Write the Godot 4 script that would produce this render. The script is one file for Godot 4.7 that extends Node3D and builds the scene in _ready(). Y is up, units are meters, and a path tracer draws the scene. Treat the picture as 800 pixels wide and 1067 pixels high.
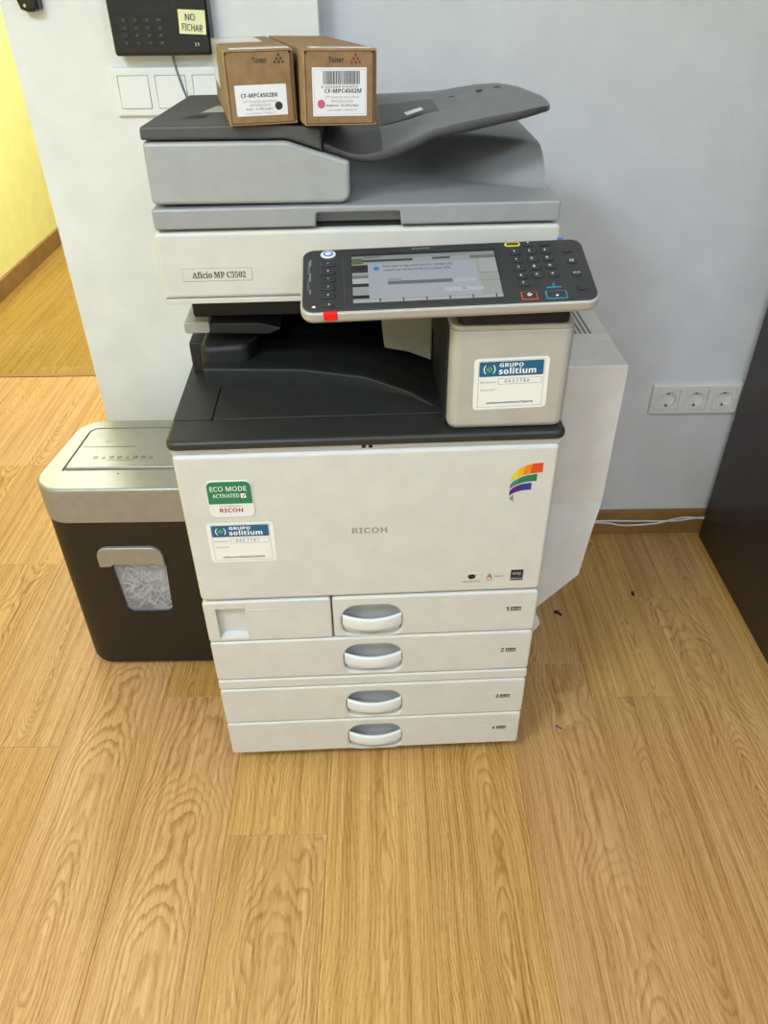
extends Node3D
# A copier in the corner of an office. Units are metres, the camera stands at x = 0, z = 0 and looks towards -z.

class MB:
	# collects triangles with exact normals
	var v := PackedVector3Array()
	var n := PackedVector3Array()
	var u := PackedVector2Array()
	var x := Transform3D.IDENTITY
	func tri(a: Vector3, b: Vector3, c: Vector3, na: Vector3, nb: Vector3, nc: Vector3, ua := Vector2.ZERO, ub := Vector2.ZERO, uc := Vector2.ZERO) -> void:
		var g := (b - a).cross(c - a)
		if g.length_squared() < 1e-20: return
		if g.dot(na + nb + nc) > 0.0:
			var t := b; b = c; c = t
			t = nb; nb = nc; nc = t
			var s := ub; ub = uc; uc = s
		v.append(x * a); v.append(x * b); v.append(x * c)
		n.append((x.basis * na).normalized()); n.append((x.basis * nb).normalized()); n.append((x.basis * nc).normalized())
		u.append(ua); u.append(ub); u.append(uc)
	func quad(a: Vector3, b: Vector3, c: Vector3, d: Vector3, na: Vector3, nb: Vector3, nc: Vector3, nd: Vector3) -> void:
		tri(a, b, c, na, nb, nc); tri(a, c, d, na, nc, nd)
	func face(a: Vector3, b: Vector3, c: Vector3, d: Vector3, out: Vector3, uv := false) -> void:
		if uv:
			tri(a, b, c, out, out, out, Vector2(0, 1), Vector2(1, 1), Vector2(1, 0)); tri(a, c, d, out, out, out, Vector2(0, 1), Vector2(1, 0), Vector2(0, 0))
		else:
			quad(a, b, c, d, out, out, out, out)
	func mesh() -> ArrayMesh:
		var arr := []
		arr.resize(Mesh.ARRAY_MAX)
		arr[Mesh.ARRAY_VERTEX] = v; arr[Mesh.ARRAY_NORMAL] = n; arr[Mesh.ARRAY_TEX_UV] = u
		var m := ArrayMesh.new()
		m.add_surface_from_arrays(Mesh.PRIMITIVE_TRIANGLES, arr)
		return m

const PLAN := Basis(Vector3(1, 0, 0), Vector3(0, 0, -1), Vector3(0, 1, 0))   # outline drawn as (x, -z), pulled up along y

# ---------------------------------------------------------------- outlines: [points, normals, inset directions]
func outline(pts: Array, rad, seg := 5) -> Array:
	var P := PackedVector2Array(); var N := PackedVector2Array(); var I := PackedVector2Array()
	var R := PackedFloat32Array(); var C := PackedVector2Array(); var E := PackedVector2Array()   # radius, corner and mitre of rounded corners
	var k := pts.size()
	for i in k:
		var p: Vector2 = pts[i]
		var d0: Vector2 = (p - pts[(i + k - 1) % k]).normalized()
		var d1: Vector2 = (pts[(i + 1) % k] - p).normalized()
		var n0 := Vector2(d0.y, -d0.x); var n1 := Vector2(d1.y, -d1.x)
		var r: float = rad[i] if rad is Array else rad
		var th := d0.angle_to(d1)
		if r <= 0.0 or absf(th) < 0.02:
			var m := (n0 + n1) / (1.0 + n0.dot(n1))
			if absf(th) < 0.45:
				P.append(p); N.append((n0 + n1).normalized()); I.append(m); R.append(99.0); C.append(p); E.append(m)
			else:
				P.append(p); N.append(n0); I.append(m); R.append(99.0); C.append(p); E.append(m)
				P.append(p); N.append(n1); I.append(m); R.append(99.0); C.append(p); E.append(m)
			continue
		var t := r * tan(absf(th) * 0.5)
		var s := signf(th)
		var c := p - d0 * t - n0 * r * s
		for j in seg + 1:
			var nn := n0.rotated(th * j / seg)
			P.append(c + nn * r * s); N.append(nn); I.append(nn)
			R.append(r if s > 0 else 99.0); C.append(p); E.append((n0 + n1) / (1.0 + n0.dot(n1)))
	return [P, N, I, R, C, E]

func rrect(x0: float, x1: float, y0: float, y1: float, r = 0.0, seg := 5) -> Array:
	return outline([Vector2(x0, y0), Vector2(x1, y0), Vector2(x1, y1), Vector2(x0, y1)], r, seg)

func circle(cx: float, cy: float, r: float, seg := 20, ry := -1.0) -> Array:
	var P := PackedVector2Array(); var N := PackedVector2Array()
	if ry < 0: ry = r
	for i in seg:
		var a := TAU * i / seg
		P.append(Vector2(cx + r * cos(a), cy + ry * sin(a))); N.append(Vector2(cos(a) * ry, sin(a) * r).normalized())
	return [P, N, N]

func inset(ol: Array, d: float) -> PackedVector2Array:
	var q := PackedVector2Array()
	for i in ol[0].size(): q.append(inset_at(ol, i, d))
	return q

func inset_at(ol: Array, i: int, d: float) -> Vector2:
	if ol.size() > 3 and d > ol[3][i]: return ol[4][i] - ol[5][i] * d
	return ol[0][i] - ol[2][i] * d

func clean(q: PackedVector2Array) -> PackedVector2Array:
	var o := PackedVector2Array()
	for p in q:
		if o.is_empty() or o[o.size() - 1].distance_to(p) > 2e-5: o.append(p)
	if o.size() > 1 and o[0].distance_to(o[o.size() - 1]) < 2e-5: o.remove_at(o.size() - 1)
	return o

func cap(mb: MB, q: PackedVector2Array, z: float, nz: float, holes := []) -> void:
	var polys: Array = [clean(q)]
	for h in holes:
		var c := Vector2.ZERO
		for p in h: c += p
		c /= h.size()
		var nxt := []
		for g in polys:
			for half in [PackedVector2Array([Vector2(-9, -9), Vector2(c.x, -9), Vector2(c.x, 9), Vector2(-9, 9)]), PackedVector2Array([Vector2(c.x, -9), Vector2(9, -9), Vector2(9, 9), Vector2(c.x, 9)])]:
				for piece in Geometry2D.intersect_polygons(g, half):
					for w in Geometry2D.clip_polygons(piece, h):
						nxt.append(w)
		polys = nxt
	var out := Vector3(0, 0, nz)
	for g in polys:
		var t := Geometry2D.triangulate_polygon(g)
		for i in range(0, t.size(), 3):
			mb.tri(Vector3(g[t[i]].x, g[t[i]].y, z), Vector3(g[t[i + 1]].x, g[t[i + 1]].y, z), Vector3(g[t[i + 2]].x, g[t[i + 2]].y, z), out, out, out)

# an outline pulled from z0 to z1 with rounded rims; holes go from the z1 face down to `deep`
func extr(mb: MB, ol: Array, z0: float, z1: float, bf := 0.0, bb := 0.0, holes := [], deep := 0.0, seg := 3, floor_too := true) -> void:
	var rows := []
	if bb > 0.0:
		for i in seg + 1:
			var a := PI / 2 * i / seg
			rows.append([bb * (1.0 - sin(a)), z0 + bb * (1.0 - cos(a)), sin(a), -cos(a)])
	else: rows.append([0.0, z0, 1.0, 0.0])
	if bf > 0.0:
		for i in seg + 1:
			var a := PI / 2 * i / seg
			rows.append([bf * (1.0 - cos(a)), z1 - bf + bf * sin(a), cos(a), sin(a)])
	else: rows.append([0.0, z1, 1.0, 0.0])
	var k: int = ol[0].size()
	for r in rows.size() - 1:
		var A: Array = rows[r]; var B: Array = rows[r + 1]
		for i in k:
			var j := (i + 1) % k
			var pi: Vector2 = ol[0][i]; var pj: Vector2 = ol[0][j]
			if pi.distance_to(pj) < 1e-6: continue
			var a1 := inset_at(ol, i, A[0]); var a2 := inset_at(ol, j, A[0])
			var b1 := inset_at(ol, i, B[0]); var b2 := inset_at(ol, j, B[0])
			var ni: Vector2 = ol[1][i]; var nj: Vector2 = ol[1][j]
			mb.quad(Vector3(a1.x, a1.y, A[1]), Vector3(a2.x, a2.y, A[1]), Vector3(b2.x, b2.y, B[1]), Vector3(b1.x, b1.y, B[1]),
				Vector3(ni.x * A[2], ni.y * A[2], A[3]), Vector3(nj.x * A[2], nj.y * A[2], A[3]), Vector3(nj.x * B[2], nj.y * B[2], B[3]), Vector3(ni.x * B[2], ni.y * B[2], B[3]))
	var hp := []
	for h in holes: hp.append(clean(h[0]))
	cap(mb, inset(ol, bf), z1, 1.0, hp)
	cap(mb, inset(ol, bb), z0, -1.0)
	for h in holes:
		var m: int = h[0].size()
		for i in m:
			var j := (i + 1) % m
			var p1: Vector2 = h[0][i]; var p2: Vector2 = h[0][j]
			if p1.distance_to(p2) < 1e-6: continue
			var n1: Vector2 = -h[1][i]; var n2: Vector2 = -h[1][j]
			mb.quad(Vector3(p1.x, p1.y, z1), Vector3(p2.x, p2.y, z1), Vector3(p2.x, p2.y, z1 - deep), Vector3(p1.x, p1.y, z1 - deep), Vector3(n1.x, n1.y, 0), Vector3(n2.x, n2.y, 0), Vector3(n2.x, n2.y, 0), Vector3(n1.x, n1.y, 0))
		if floor_too: cap(mb, h[0], z1 - deep, 1.0)

func box(mb: MB, x0: float, x1: float, y0: float, y1: float, z0: float, z1: float, r := 0.0, b := 0.0) -> void:
	extr(mb, rrect(x0, x1, y0, y1, r, 4 if r > 0.004 else 2), z0, z1, b, b, [], 0.0, 3 if b > 0.003 else 2)

# a net of points, rows along i and columns along j; side +1 or -1 picks which way the normals look
func net(mb: MB, g: Array, side := 1.0, closed_j := false) -> void:
	var I := g.size(); var J: int = g[0].size()
	var nn := []
	for i in I:
		var row := PackedVector3Array()
		for j in J:
			var i0 := maxi(i - 1, 0); var i1 := mini(i + 1, I - 1)
			var j0 := (j + J - 1) % J if closed_j else maxi(j - 1, 0)
			var j1 := (j + 1) % J if closed_j else mini(j + 1, J - 1)
			row.append((g[i1][j] - g[i0][j]).cross(g[i][j1] - g[i][j0]).normalized() * side)
		nn.append(row)
	for i in I - 1:
		for j in (J if closed_j else J - 1):
			var k := (j + 1) % J
			mb.quad(g[i][j], g[i + 1][j], g[i + 1][k], g[i][k], nn[i][j], nn[i + 1][j], nn[i + 1][k], nn[i][k])

func tube(mb: MB, pts: Array, r: float, seg := 8) -> void:
	var g := []
	for i in pts.size():
		var d: Vector3 = (pts[mini(i + 1, pts.size() - 1)] - pts[maxi(i - 1, 0)]).normalized()
		var a := d.cross(Vector3(0.13, 0.2, 0.97)).normalized(); var b := d.cross(a)
		var row := []
		for j in seg: row.append(pts[i] + a * r * cos(TAU * j / seg) + b * r * sin(TAU * j / seg))
		g.append(row)
	net(mb, g, -1.0, true)
	for e in [0, pts.size() - 1]:
		var d: Vector3 = (pts[0] - pts[1]).normalized() if e == 0 else (pts[e] - pts[e - 1]).normalized()
		for j in seg: mb.tri(pts[e], g[e][j], g[e][(j + 1) % seg], d, d, d)

func smooth_path(pts: Array, steps := 6) -> Array:
	var o := []
	for i in pts.size() - 1:
		var a: Vector3 = pts[maxi(i - 1, 0)]; var b: Vector3 = pts[i]; var c: Vector3 = pts[i + 1]; var d: Vector3 = pts[mini(i + 2, pts.size() - 1)]
		for s in steps: o.append(b.cubic_interpolate(c, a, d, float(s) / steps))
	o.append(pts[-1])
	return o

# ---------------------------------------------------------------- nodes
func named(parent: Node, called: String) -> String:
	if not parent.has_node(called): return called
	var i := 1
	while parent.has_node("%s_%03d" % [called, i]): i += 1
	return "%s_%03d" % [called, i]

func put(mesh: Mesh, called: String, m: Material, parent: Node = self, xf := Transform3D.IDENTITY) -> MeshInstance3D:
	var o := MeshInstance3D.new()
	o.mesh = mesh; o.name = named(parent, called); o.transform = xf
	o.material_override = m
	parent.add_child(o)
	return o

func build(mb: MB, called: String, m: Material, parent: Node = self, xf := Transform3D.IDENTITY) -> MeshInstance3D:
	return put(mb.mesh(), called, m, parent, xf)

func tag(o: Node, label: String, category := "", group := "", kind := "") -> Node:
	if label: o.set_meta("label", label)
	if category: o.set_meta("category", category)
	if group: o.set_meta("group", group)
	if kind: o.set_meta("kind", kind)
	return o

func thing(called: String, label: String, category: String, xf := Transform3D.IDENTITY, group := "") -> Node3D:
	var o := Node3D.new()
	o.name = named(self, called); o.transform = xf
	add_child(o)
	tag(o, label, category, group)
	return o

var fonts := {}
# flat lettering fitted into w x h, centred on the origin of xf, facing +z of xf
func text(s: String, w: float, h: float, m: Material, parent: Node, xf: Transform3D, face := "Droid Sans", weight := 400, called := "lettering") -> void:
	var key := face + str(weight)
	if not fonts.has(key):
		var f := SystemFont.new()
		f.font_names = PackedStringArray([face]); f.font_weight = weight
		fonts[key] = f
	var t := TextMesh.new()
	t.text = s; t.font = fonts[key]; t.font_size = 48; t.pixel_size = 0.001; t.depth = 0.004; t.curve_step = 3.0
	var bb := t.get_aabb()
	var sx := w / maxf(bb.size.x, 1e-4); var sy := h / maxf(bb.size.y, 1e-4)
	var c := bb.get_center()
	put(t, called, m, parent, xf * Transform3D(Basis.from_scale(Vector3(sx, sy, 0.05)), Vector3(-c.x * sx, -c.y * sy, 0)))

func at(x: float, y: float, z: float) -> Transform3D: return Transform3D(Basis.IDENTITY, Vector3(x, y, z))

func rgb(r: float, g: float, b: float) -> Color: return Color(r / 255.0, g / 255.0, b / 255.0)

func mat(c: Color, rough := 0.5, metal := 0.0) -> StandardMaterial3D:
	var m := StandardMaterial3D.new()
	m.albedo_color = c; m.roughness = rough; m.metallic = metal
	return m

# fine relief and slight tone changes on a moulded or painted surface, in the object's own axes
func grainy(m: StandardMaterial3D, seed_: int, scale: float, relief: float, lo: float, hi: float, world := false, freq := 0.02) -> StandardMaterial3D:
	var f := FastNoiseLite.new(); f.seed = seed_; f.frequency = freq; f.fractal_octaves = 5; f.noise_type = FastNoiseLite.TYPE_SIMPLEX_SMOOTH
	var im := Image.create_empty(256, 256, false, Image.FORMAT_RGB8)
	var src := f.get_seamless_image(256, 256)
	for y in 256:
		for x in 256:
			var t: float = lerpf(lo, hi, src.get_pixel(x, y).r)
			im.set_pixel(x, y, Color(t, t, t))
	m.albedo_texture = ImageTexture.create_from_image(im)
	m.uv1_triplanar = true; m.uv1_world_triplanar = world
	m.uv1_scale = Vector3.ONE * scale
	if relief > 0.0:
		f.frequency = 0.12; f.seed = seed_ + 7
		var b := f.get_seamless_image(256, 256); b.convert(Image.FORMAT_RGBA8); b.bump_map_to_normal_map(relief)
		m.normal_enabled = true; m.normal_texture = ImageTexture.create_from_image(b)
	return m

# ---------------------------------------------------------------- oak boards
var oak := []
var hall_oak := []     # boards of another, more olive batch
func make_oak() -> void:
	var rng := RandomNumberGenerator.new(); rng.seed = 4711
	var W := 136; var H := 860           # 0.193 m x 1.22 m
	for k in 12:
		var a := FastNoiseLite.new(); a.seed = 11 + k * 13; a.frequency = 1.0; a.fractal_octaves = 3; a.noise_type = FastNoiseLite.TYPE_SIMPLEX_SMOOTH
		var b := FastNoiseLite.new(); b.seed = 91 + k * 17; b.frequency = 1.0; b.fractal_octaves = 2; b.noise_type = FastNoiseLite.TYPE_SIMPLEX_SMOOTH
		var uc := rng.randf_range(0.04, 0.15)
		var h0 := rng.randf_range(-0.030, 0.012)
		var sl := rng.randf_range(0.018, 0.045) * (1.0 if rng.randf() < 0.5 else -1.0)
		var quiet: float = [0.62, 0.40, 0.52][k % 3]
		var tint := rng.randf_range(-1.0, 1.0)
		var warm := rng.randf_range(-1.0, 1.0)
		var data := PackedByteArray(); data.resize(W * H * 3)
		var q := 0
		for y in H:
			var v := 1.22 * y / H
			var wander := a.get_noise_2d(v * 1.1, 3.0) * 0.035
			var lift := h0 + sl * (v - 0.6) + a.get_noise_2d(v * 1.7, 40.0) * 0.012
			for x in W:
				var u := 0.193 * x / W
				var ww := a.get_noise_2d(u * 9.0, v * 2.6)
				var du := u - uc - wander
				var hh := lift + ww * 0.006
				var ring := sqrt(du * du * 0.16 + hh * hh) * (430.0 + 60.0 * sin(k * 2.3)) + ww * 1.2 + u * 14.0 + b.get_noise_2d(u * 46.0, v * 16.0) * 0.22 + b.get_noise_2d(u * 240.0, v * 30.0) * 0.10
				var f := ring - floorf(ring)
				# dark late wood at the end of each ring, sharp on one side
				var late := smoothstep(0.42, 0.90, f) * (1.0 - smoothstep(0.90, 1.0, f))
				var each := 0.45 + 0.55 * absf(sin(floorf(ring) * 12.9898))
				var fib := b.get_noise_2d(u * 560.0, v * 4.0)
				var fine := a.get_noise_2d(u * 190.0, v * 1.6 + 30.0)
				var pore := b.get_noise_2d(u * 900.0 + 70.0, v * 26.0)
				var broad := a.get_noise_2d(u * 8.0 + 20.0, v * 1.3)
				var streak := a.get_noise_2d(u * 55.0, v * 0.8 + 9.0)
				var dark := late * each * (0.66 + 0.4 * broad) * quiet + maxf(0.0, fib) * 0.22 + maxf(0.0, pore - 0.2) * 0.42 + maxf(0.0, streak) * 0.36 + maxf(0.0, fine) * 0.30
				var light := maxf(0.0, -fib) * 0.16 + maxf(0.0, -streak) * 0.20
				dark = clampf(dark, 0.0, 1.0)
				var r := 200.0 + tint * 7.0 + broad * 9.0 + light * 62.0 - dark * 74.0
				var g := 156.0 + tint * 7.0 + broad * 9.0 + light * 66.0 - dark * 78.0
				var bl := 98.0 + tint * 7.0 - warm * 7.0 + broad * 9.0 + light * 66.0 - dark * 74.0
				data[q] = int(clampf(r, 0, 255)); data[q + 1] = int(clampf(g, 0, 255)); data[q + 2] = int(clampf(bl, 0, 255))
				q += 3
		var im := Image.create_from_data(W, H, false, Image.FORMAT_RGB8, data)
		im.generate_mipmaps()
		var m := StandardMaterial3D.new()
		m.albedo_texture = ImageTexture.create_from_image(im)
		m.roughness = 0.48; m.metallic_specular = 0.4; m.texture_repeat = false
		oak.append(m)
		var h: StandardMaterial3D = m.duplicate(); h.albedo_color = rgb(216, 218, 166); hall_oak.append(h)

# one board: top face with its own stretch of grain, eased edges
func board(x0: float, x1: float, z0: float, z1: float, top: float, v0: float, flip: bool, m: Material, parent: Node) -> void:
	var mb := MB.new()
	var e := 0.0009; var g := 0.00015; var bot := top - 0.007
	var X0 := x0 + g; var X1 := x1 - g; var Z0 := z0 + g; var Z1 := z1 - g
	var uv := func(x: float, z: float) -> Vector2:
		var uu := (x - x0) / 0.193; var vv := v0 + (z - z0) / 1.22
		return Vector2(1.0 - uu if flip else uu, vv)
	var outer := [Vector3(X0, top - e, Z0), Vector3(X1, top - e, Z0), Vector3(X1, top - e, Z1), Vector3(X0, top - e, Z1)]
	var inner := [Vector3(X0 + e, top, Z0 + e), Vector3(X1 - e, top, Z0 + e), Vector3(X1 - e, top, Z1 - e), Vector3(X0 + e, top, Z1 - e)]
	var up := Vector3.UP
	var t := func(a: Vector3, b: Vector3, c: Vector3, n: Vector3): mb.tri(a, b, c, n, n, n, uv.call(a.x, a.z), uv.call(b.x, b.z), uv.call(c.x, c.z))
	t.call(inner[0], inner[1], inner[2], up); t.call(inner[0], inner[2], inner[3], up)
	var sides := [Vector3(0, 0, -1), Vector3(1, 0, 0), Vector3(0, 0, 1), Vector3(-1, 0, 0)]
	for i in 4:
		var j := (i + 1) % 4
		var s: Vector3 = sides[i]
		var n: Vector3 = (s + up).normalized()
		t.call(outer[i], outer[j], inner[j], n); t.call(outer[i], inner[j], inner[i], n)
		var a := Vector3(outer[i].x, bot, outer[i].z); var b := Vector3(outer[j].x, bot, outer[j].z)
		t.call(a, b, outer[j], s); t.call(a, outer[j], outer[i], s)
	build(mb, "plank", m, parent)

func room() -> void:
	# floor with boards laid along z
	var mb := MB.new()
	box(mb, -1.83, 2.6, -0.12, -0.007, -2.766, 2.4)
	var fl := tag(build(mb, "floor", M.underlay), "light oak board floor of the office", "", "", "structure")
	var rng := RandomNumberGenerator.new(); rng.seed = 77
	var joint := {-9: -1.35, -8: -0.62, -7: -1.75, -6: -0.9, -5: -1.62, -4: -1.019, -3: -1.50, -2: -1.148, -1: -0.811, 0: -1.30, 1: -0.25, 2: -1.235, 3: -1.134, 4: -1.456, 5: -0.75}
	for c in range(-9, 15):
		var x0 := -0.117 + 0.1932 * c; var x1 := x0 + 0.1932
		x0 = maxf(x0, -1.828); x1 = minf(x1, 2.6)
		if x1 - x0 < 0.01: continue
		var zmin := -2.763 if x0 < -0.68 else -1.73
		var z: float = joint[c] if joint.has(c) else rng.randf_range(-1.2, 0.0)
		while z > zmin: z -= 1.22
		while z < 2.4:
			var a := maxf(z, zmin); var b := minf(z + 1.22, 2.4)
			if b - a > 0.02:
				var k := rng.randi_range(0, 11)
				board(x0, x1, a, b, 0.0, (a - z) / 1.22, rng.randf() < 0.5, oak[k], fl)
			z += 1.22
	# hallway beyond the threshold
	mb = MB.new(); box(mb, -1.83, -0.56, -0.12, -0.007, -6.0, -2.766)
	var f2 := tag(build(mb, "floor_hallway", M.underlay), "oak board floor of the hallway beyond the threshold", "", "", "structure")
	for c in range(-10, -2):
		var x0 := maxf(-0.03 + 0.1932 * c, -1.828); var x1 := minf(-0.03 + 0.1932 * (c + 1), -0.56)
		var z := -6.0 - rng.randf() * 1.1
		while z < -2.79:
			var a := maxf(z, -6.0); var b := minf(z + 1.22, -2.79)
			if b - a > 0.02: board(x0, x1, a, b, 0.0, (a - z) / 1.22, rng.randf() < 0.5, hall_oak[rng.randi_range(0, 11)], f2)
			z += 1.22
	mb = MB.new(); box(mb, -1.828, -0.685, -0.006, 0.003, -2.79, -2.764, 0.0, 0.001)
	tag(build(mb, "trim_1", M.strip), "wooden threshold strip between the office and the hallway", "", "", "structure")
	# walls
	mb = MB.new(); box(mb, -0.108, 2.72, -0.12, 2.6, -1.8527, -1.7327)
	tag(build(mb, "wall_back", M.wall), "white painted back wall", "", "", "structure")
	mb = MB.new(); extr(mb, rrect(-0.685, -0.108, -0.12, 2.6), -1.8527, -1.6727, 0.002, 0.0)
	tag(build(mb, "wall_back_pier", M.pier), "white wall pier standing a little proud of the back wall", "", "", "structure")
	mb = MB.new(); box(mb, -0.685, -0.56, -0.12, 2.6, -6.0, -1.8527)
	tag(build(mb, "wall_hallway", M.wall), "hallway wall behind the pier", "", "", "structure")
	mb = MB.new(); box(mb, -1.95, -1.83, -0.12, 2.6, -6.0, 2.4)
	tag(build(mb, "wall_left", M.yellow), "pale yellow painted wall on the left", "", "", "structure")
	mb = MB.new(); box(mb, 2.6, 2.72, -0.12, 2.6, -1.7327, 2.4)
	tag(build(mb, "wall_right", M.wall), "white wall on the right", "", "", "structure")
	mb = MB.new(); box(mb, -1.95, 2.72, -0.12, 2.6, 2.4, 2.52)
	tag(build(mb, "wall_front", M.wall), "white wall behind the viewer", "", "", "structure")
	mb = MB.new(); box(mb, -1.95, -0.56, -0.12, 2.6, -6.12, -6.0)
	tag(build(mb, "wall_hallway_end", M.wall), "white end wall of the hallway", "", "", "structure")
	mb = MB.new(); box(mb, -1.95, 2.72, 2.6, 2.7, -6.12, 2.52)
	tag(build(mb, "ceiling", M.ceiling), "white ceiling", "", "", "structure")
	# skirting
	mb = MB.new(); extr(mb, rrect(-0.108, 2.6, 0.0, 0.079, [0.0, 0.0, 0.004, 0.004], 3), -1.7327, -1.7207, 0.003)
	tag(build(mb, "baseboard_back", M.skirt), "oak skirting board along the back wall", "", "", "structure")
	mb = MB.new(); extr(mb, rrect(-0.685, -0.108, 0.0, 0.079), -1.6727, -1.6607, 0.003)
	tag(build(mb, "baseboard_pier", M.skirt), "oak skirting board along the wall pier", "", "", "structure")
	mb = MB.new(); mb.x = Transform3D(Basis(Vector3(0, 0, -1), Vector3(0, 1, 0), Vector3(1, 0, 0)), Vector3(-1.83, 0, 0))
	extr(mb, rrect(-2.4, 6.0, 0.0, 0.085), 0.0, 0.014, 0.004)
	tag(build(mb, "baseboard_left", M.skirt), "oak skirting board along the yellow wall", "", "", "structure")

# ceiling panels: a glowing diffuser and an area light of the same size just under it
func ceiling_panel(x: float, z: float, w: float, d: float, energy: float, c: Color, label: String) -> void:
	var t := thing("ceiling_light", label, "light", at(x, 2.6, z), "flat square ceiling lights")
	var mb := MB.new()
	mb.x = Transform3D(PLAN, Vector3.ZERO)
	extr(mb, rrect(-w / 2 - 0.015, w / 2 + 0.015, -d / 2 - 0.015, d / 2 + 0.015), -0.012, -0.001, 0.0, 0.001, [], 0.0, 2)
	build(mb, "frame", M.white_trim, t)
	mb = MB.new(); mb.x = Transform3D(PLAN, Vector3.ZERO)
	extr(mb, rrect(-w / 2, w / 2, -d / 2, d / 2), -0.0135, -0.0121)
	var g := mat(Color(1, 1, 1), 0.6); g.emission_enabled = true; g.emission = c; g.emission_energy_multiplier = 2.0
	build(mb, "diffuser", g, t)
	var l := AreaLight3D.new()
	l.name = "glow"; l.area_size = Vector2(w, d); l.light_energy = energy; l.light_color = c
	l.shadow_enabled = true; l.area_range = 12.0
	l.transform = Transform3D(Basis(Vector3.RIGHT, -PI / 2), Vector3(0, -0.016, 0))
	t.add_child(l)

# ---------------------------------------------------------------- the copier; own axes: x right, y up from the floor, z towards the viewer from the front doors
func lerp_table(t: Array, x: float) -> float:
	for i in t.size() - 1:
		if x <= t[i + 1][0]:
			return lerpf(t[i][1], t[i + 1][1], clampf((x - t[i][0]) / (t[i + 1][0] - t[i][0]), 0.0, 1.0))
	return t[-1][1]

func tray_handle(parent: Node, cx: float, cy: float) -> void:
	# a pull that bulges out of its recess: section (z, y) carried along x
	var sec := [Vector2(-0.005, 0.0105), Vector2(-0.001, 0.0130), Vector2(0.0025, 0.0125), Vector2(0.0040, 0.0095), Vector2(0.0044, 0.0), Vector2(0.0040, -0.010), Vector2(0.0018, -0.0165), Vector2(-0.0015, -0.0190), Vector2(-0.0040, -0.0260), Vector2(-0.0055, -0.0330), Vector2(-0.0080, -0.0360), Vector2(-0.0110, -0.0330), Vector2(-0.0080, -0.0150), Vector2(-0.0060, 0.0)]
	var g := []
	for i in 21:
		var s := -1.0 + 2.0 * i / 20.0
		var e := sqrt(maxf(0.0, 1.0 - pow(absf(s), 6.0)))
		var row := []
		for p in sec:
			var y: float = p.y * (0.60 + 0.40 * e) if p.y < -0.012 else p.y
			var bow: float = 0.0115 * (1.0 - s * s) * (1.0 if p.y > -0.018 else 0.35)
			row.append(Vector3(cx + s * 0.0525, cy + y + 0.003 * s * s, p.x * (0.7 + 0.3 * e) + bow - 0.0025))
		g.append(row)
	var mb := MB.new(); net(mb, g, -1.0, true)
	build(mb, "handle", M.handle, parent)

func drawer(parent: Node, called: String, x0: float, x1: float, y0: float, y1: float, hy: float) -> MeshInstance3D:
	var mb := MB.new()
	var hole := outline([Vector2(-0.0535, hy - 0.036), Vector2(0.0535, hy - 0.036), Vector2(0.0535, hy + 0.036), Vector2(-0.0535, hy + 0.036)], [0.020, 0.020, 0.030, 0.030], 6)
	# the hole is eased: a shallow dish first, then the deep pocket
	var rim := outline([Vector2(-0.0565, hy - 0.039), Vector2(0.0565, hy - 0.039), Vector2(0.0565, hy + 0.039), Vector2(-0.0565, hy + 0.039)], [0.022, 0.022, 0.033, 0.033], 6)
	extr(mb, rrect(x0, x1, y0, y1, 0.007, 4), -0.028, 0.0, 0.005, 0.0, [rim], 0.0, 4, false)
	var k: int = rim[0].size()
	for i in k:
		var j := (i + 1) % k
		var a: Vector2 = rim[0][i]; var b: Vector2 = rim[0][j]; var c: Vector2 = hole[0][i]; var d: Vector2 = hole[0][j]
		var n1 := Vector3(-rim[1][i].x, -rim[1][i].y, 1.2).normalized(); var n2 := Vector3(-rim[1][j].x, -rim[1][j].y, 1.2).normalized()
		mb.quad(Vector3(a.x, a.y, 0), Vector3(b.x, b.y, 0), Vector3(d.x, d.y, -0.0025), Vector3(c.x, c.y, -0.0025), n1, n2, n2, n1)
		n1 = Vector3(-hole[1][i].x, -hole[1][i].y, 0); n2 = Vector3(-hole[1][j].x, -hole[1][j].y, 0)
		mb.quad(Vector3(c.x, c.y, -0.0025), Vector3(d.x, d.y, -0.0025), Vector3(d.x, d.y, -0.027), Vector3(c.x, c.y, -0.027), n1, n2, n2, n1)
	cap(mb, hole[0], -0.027, 1.0)
	var o := build(mb, called, M.white, parent)
	tray_handle(o, 0.0, hy - 0.001)
	return o

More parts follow.
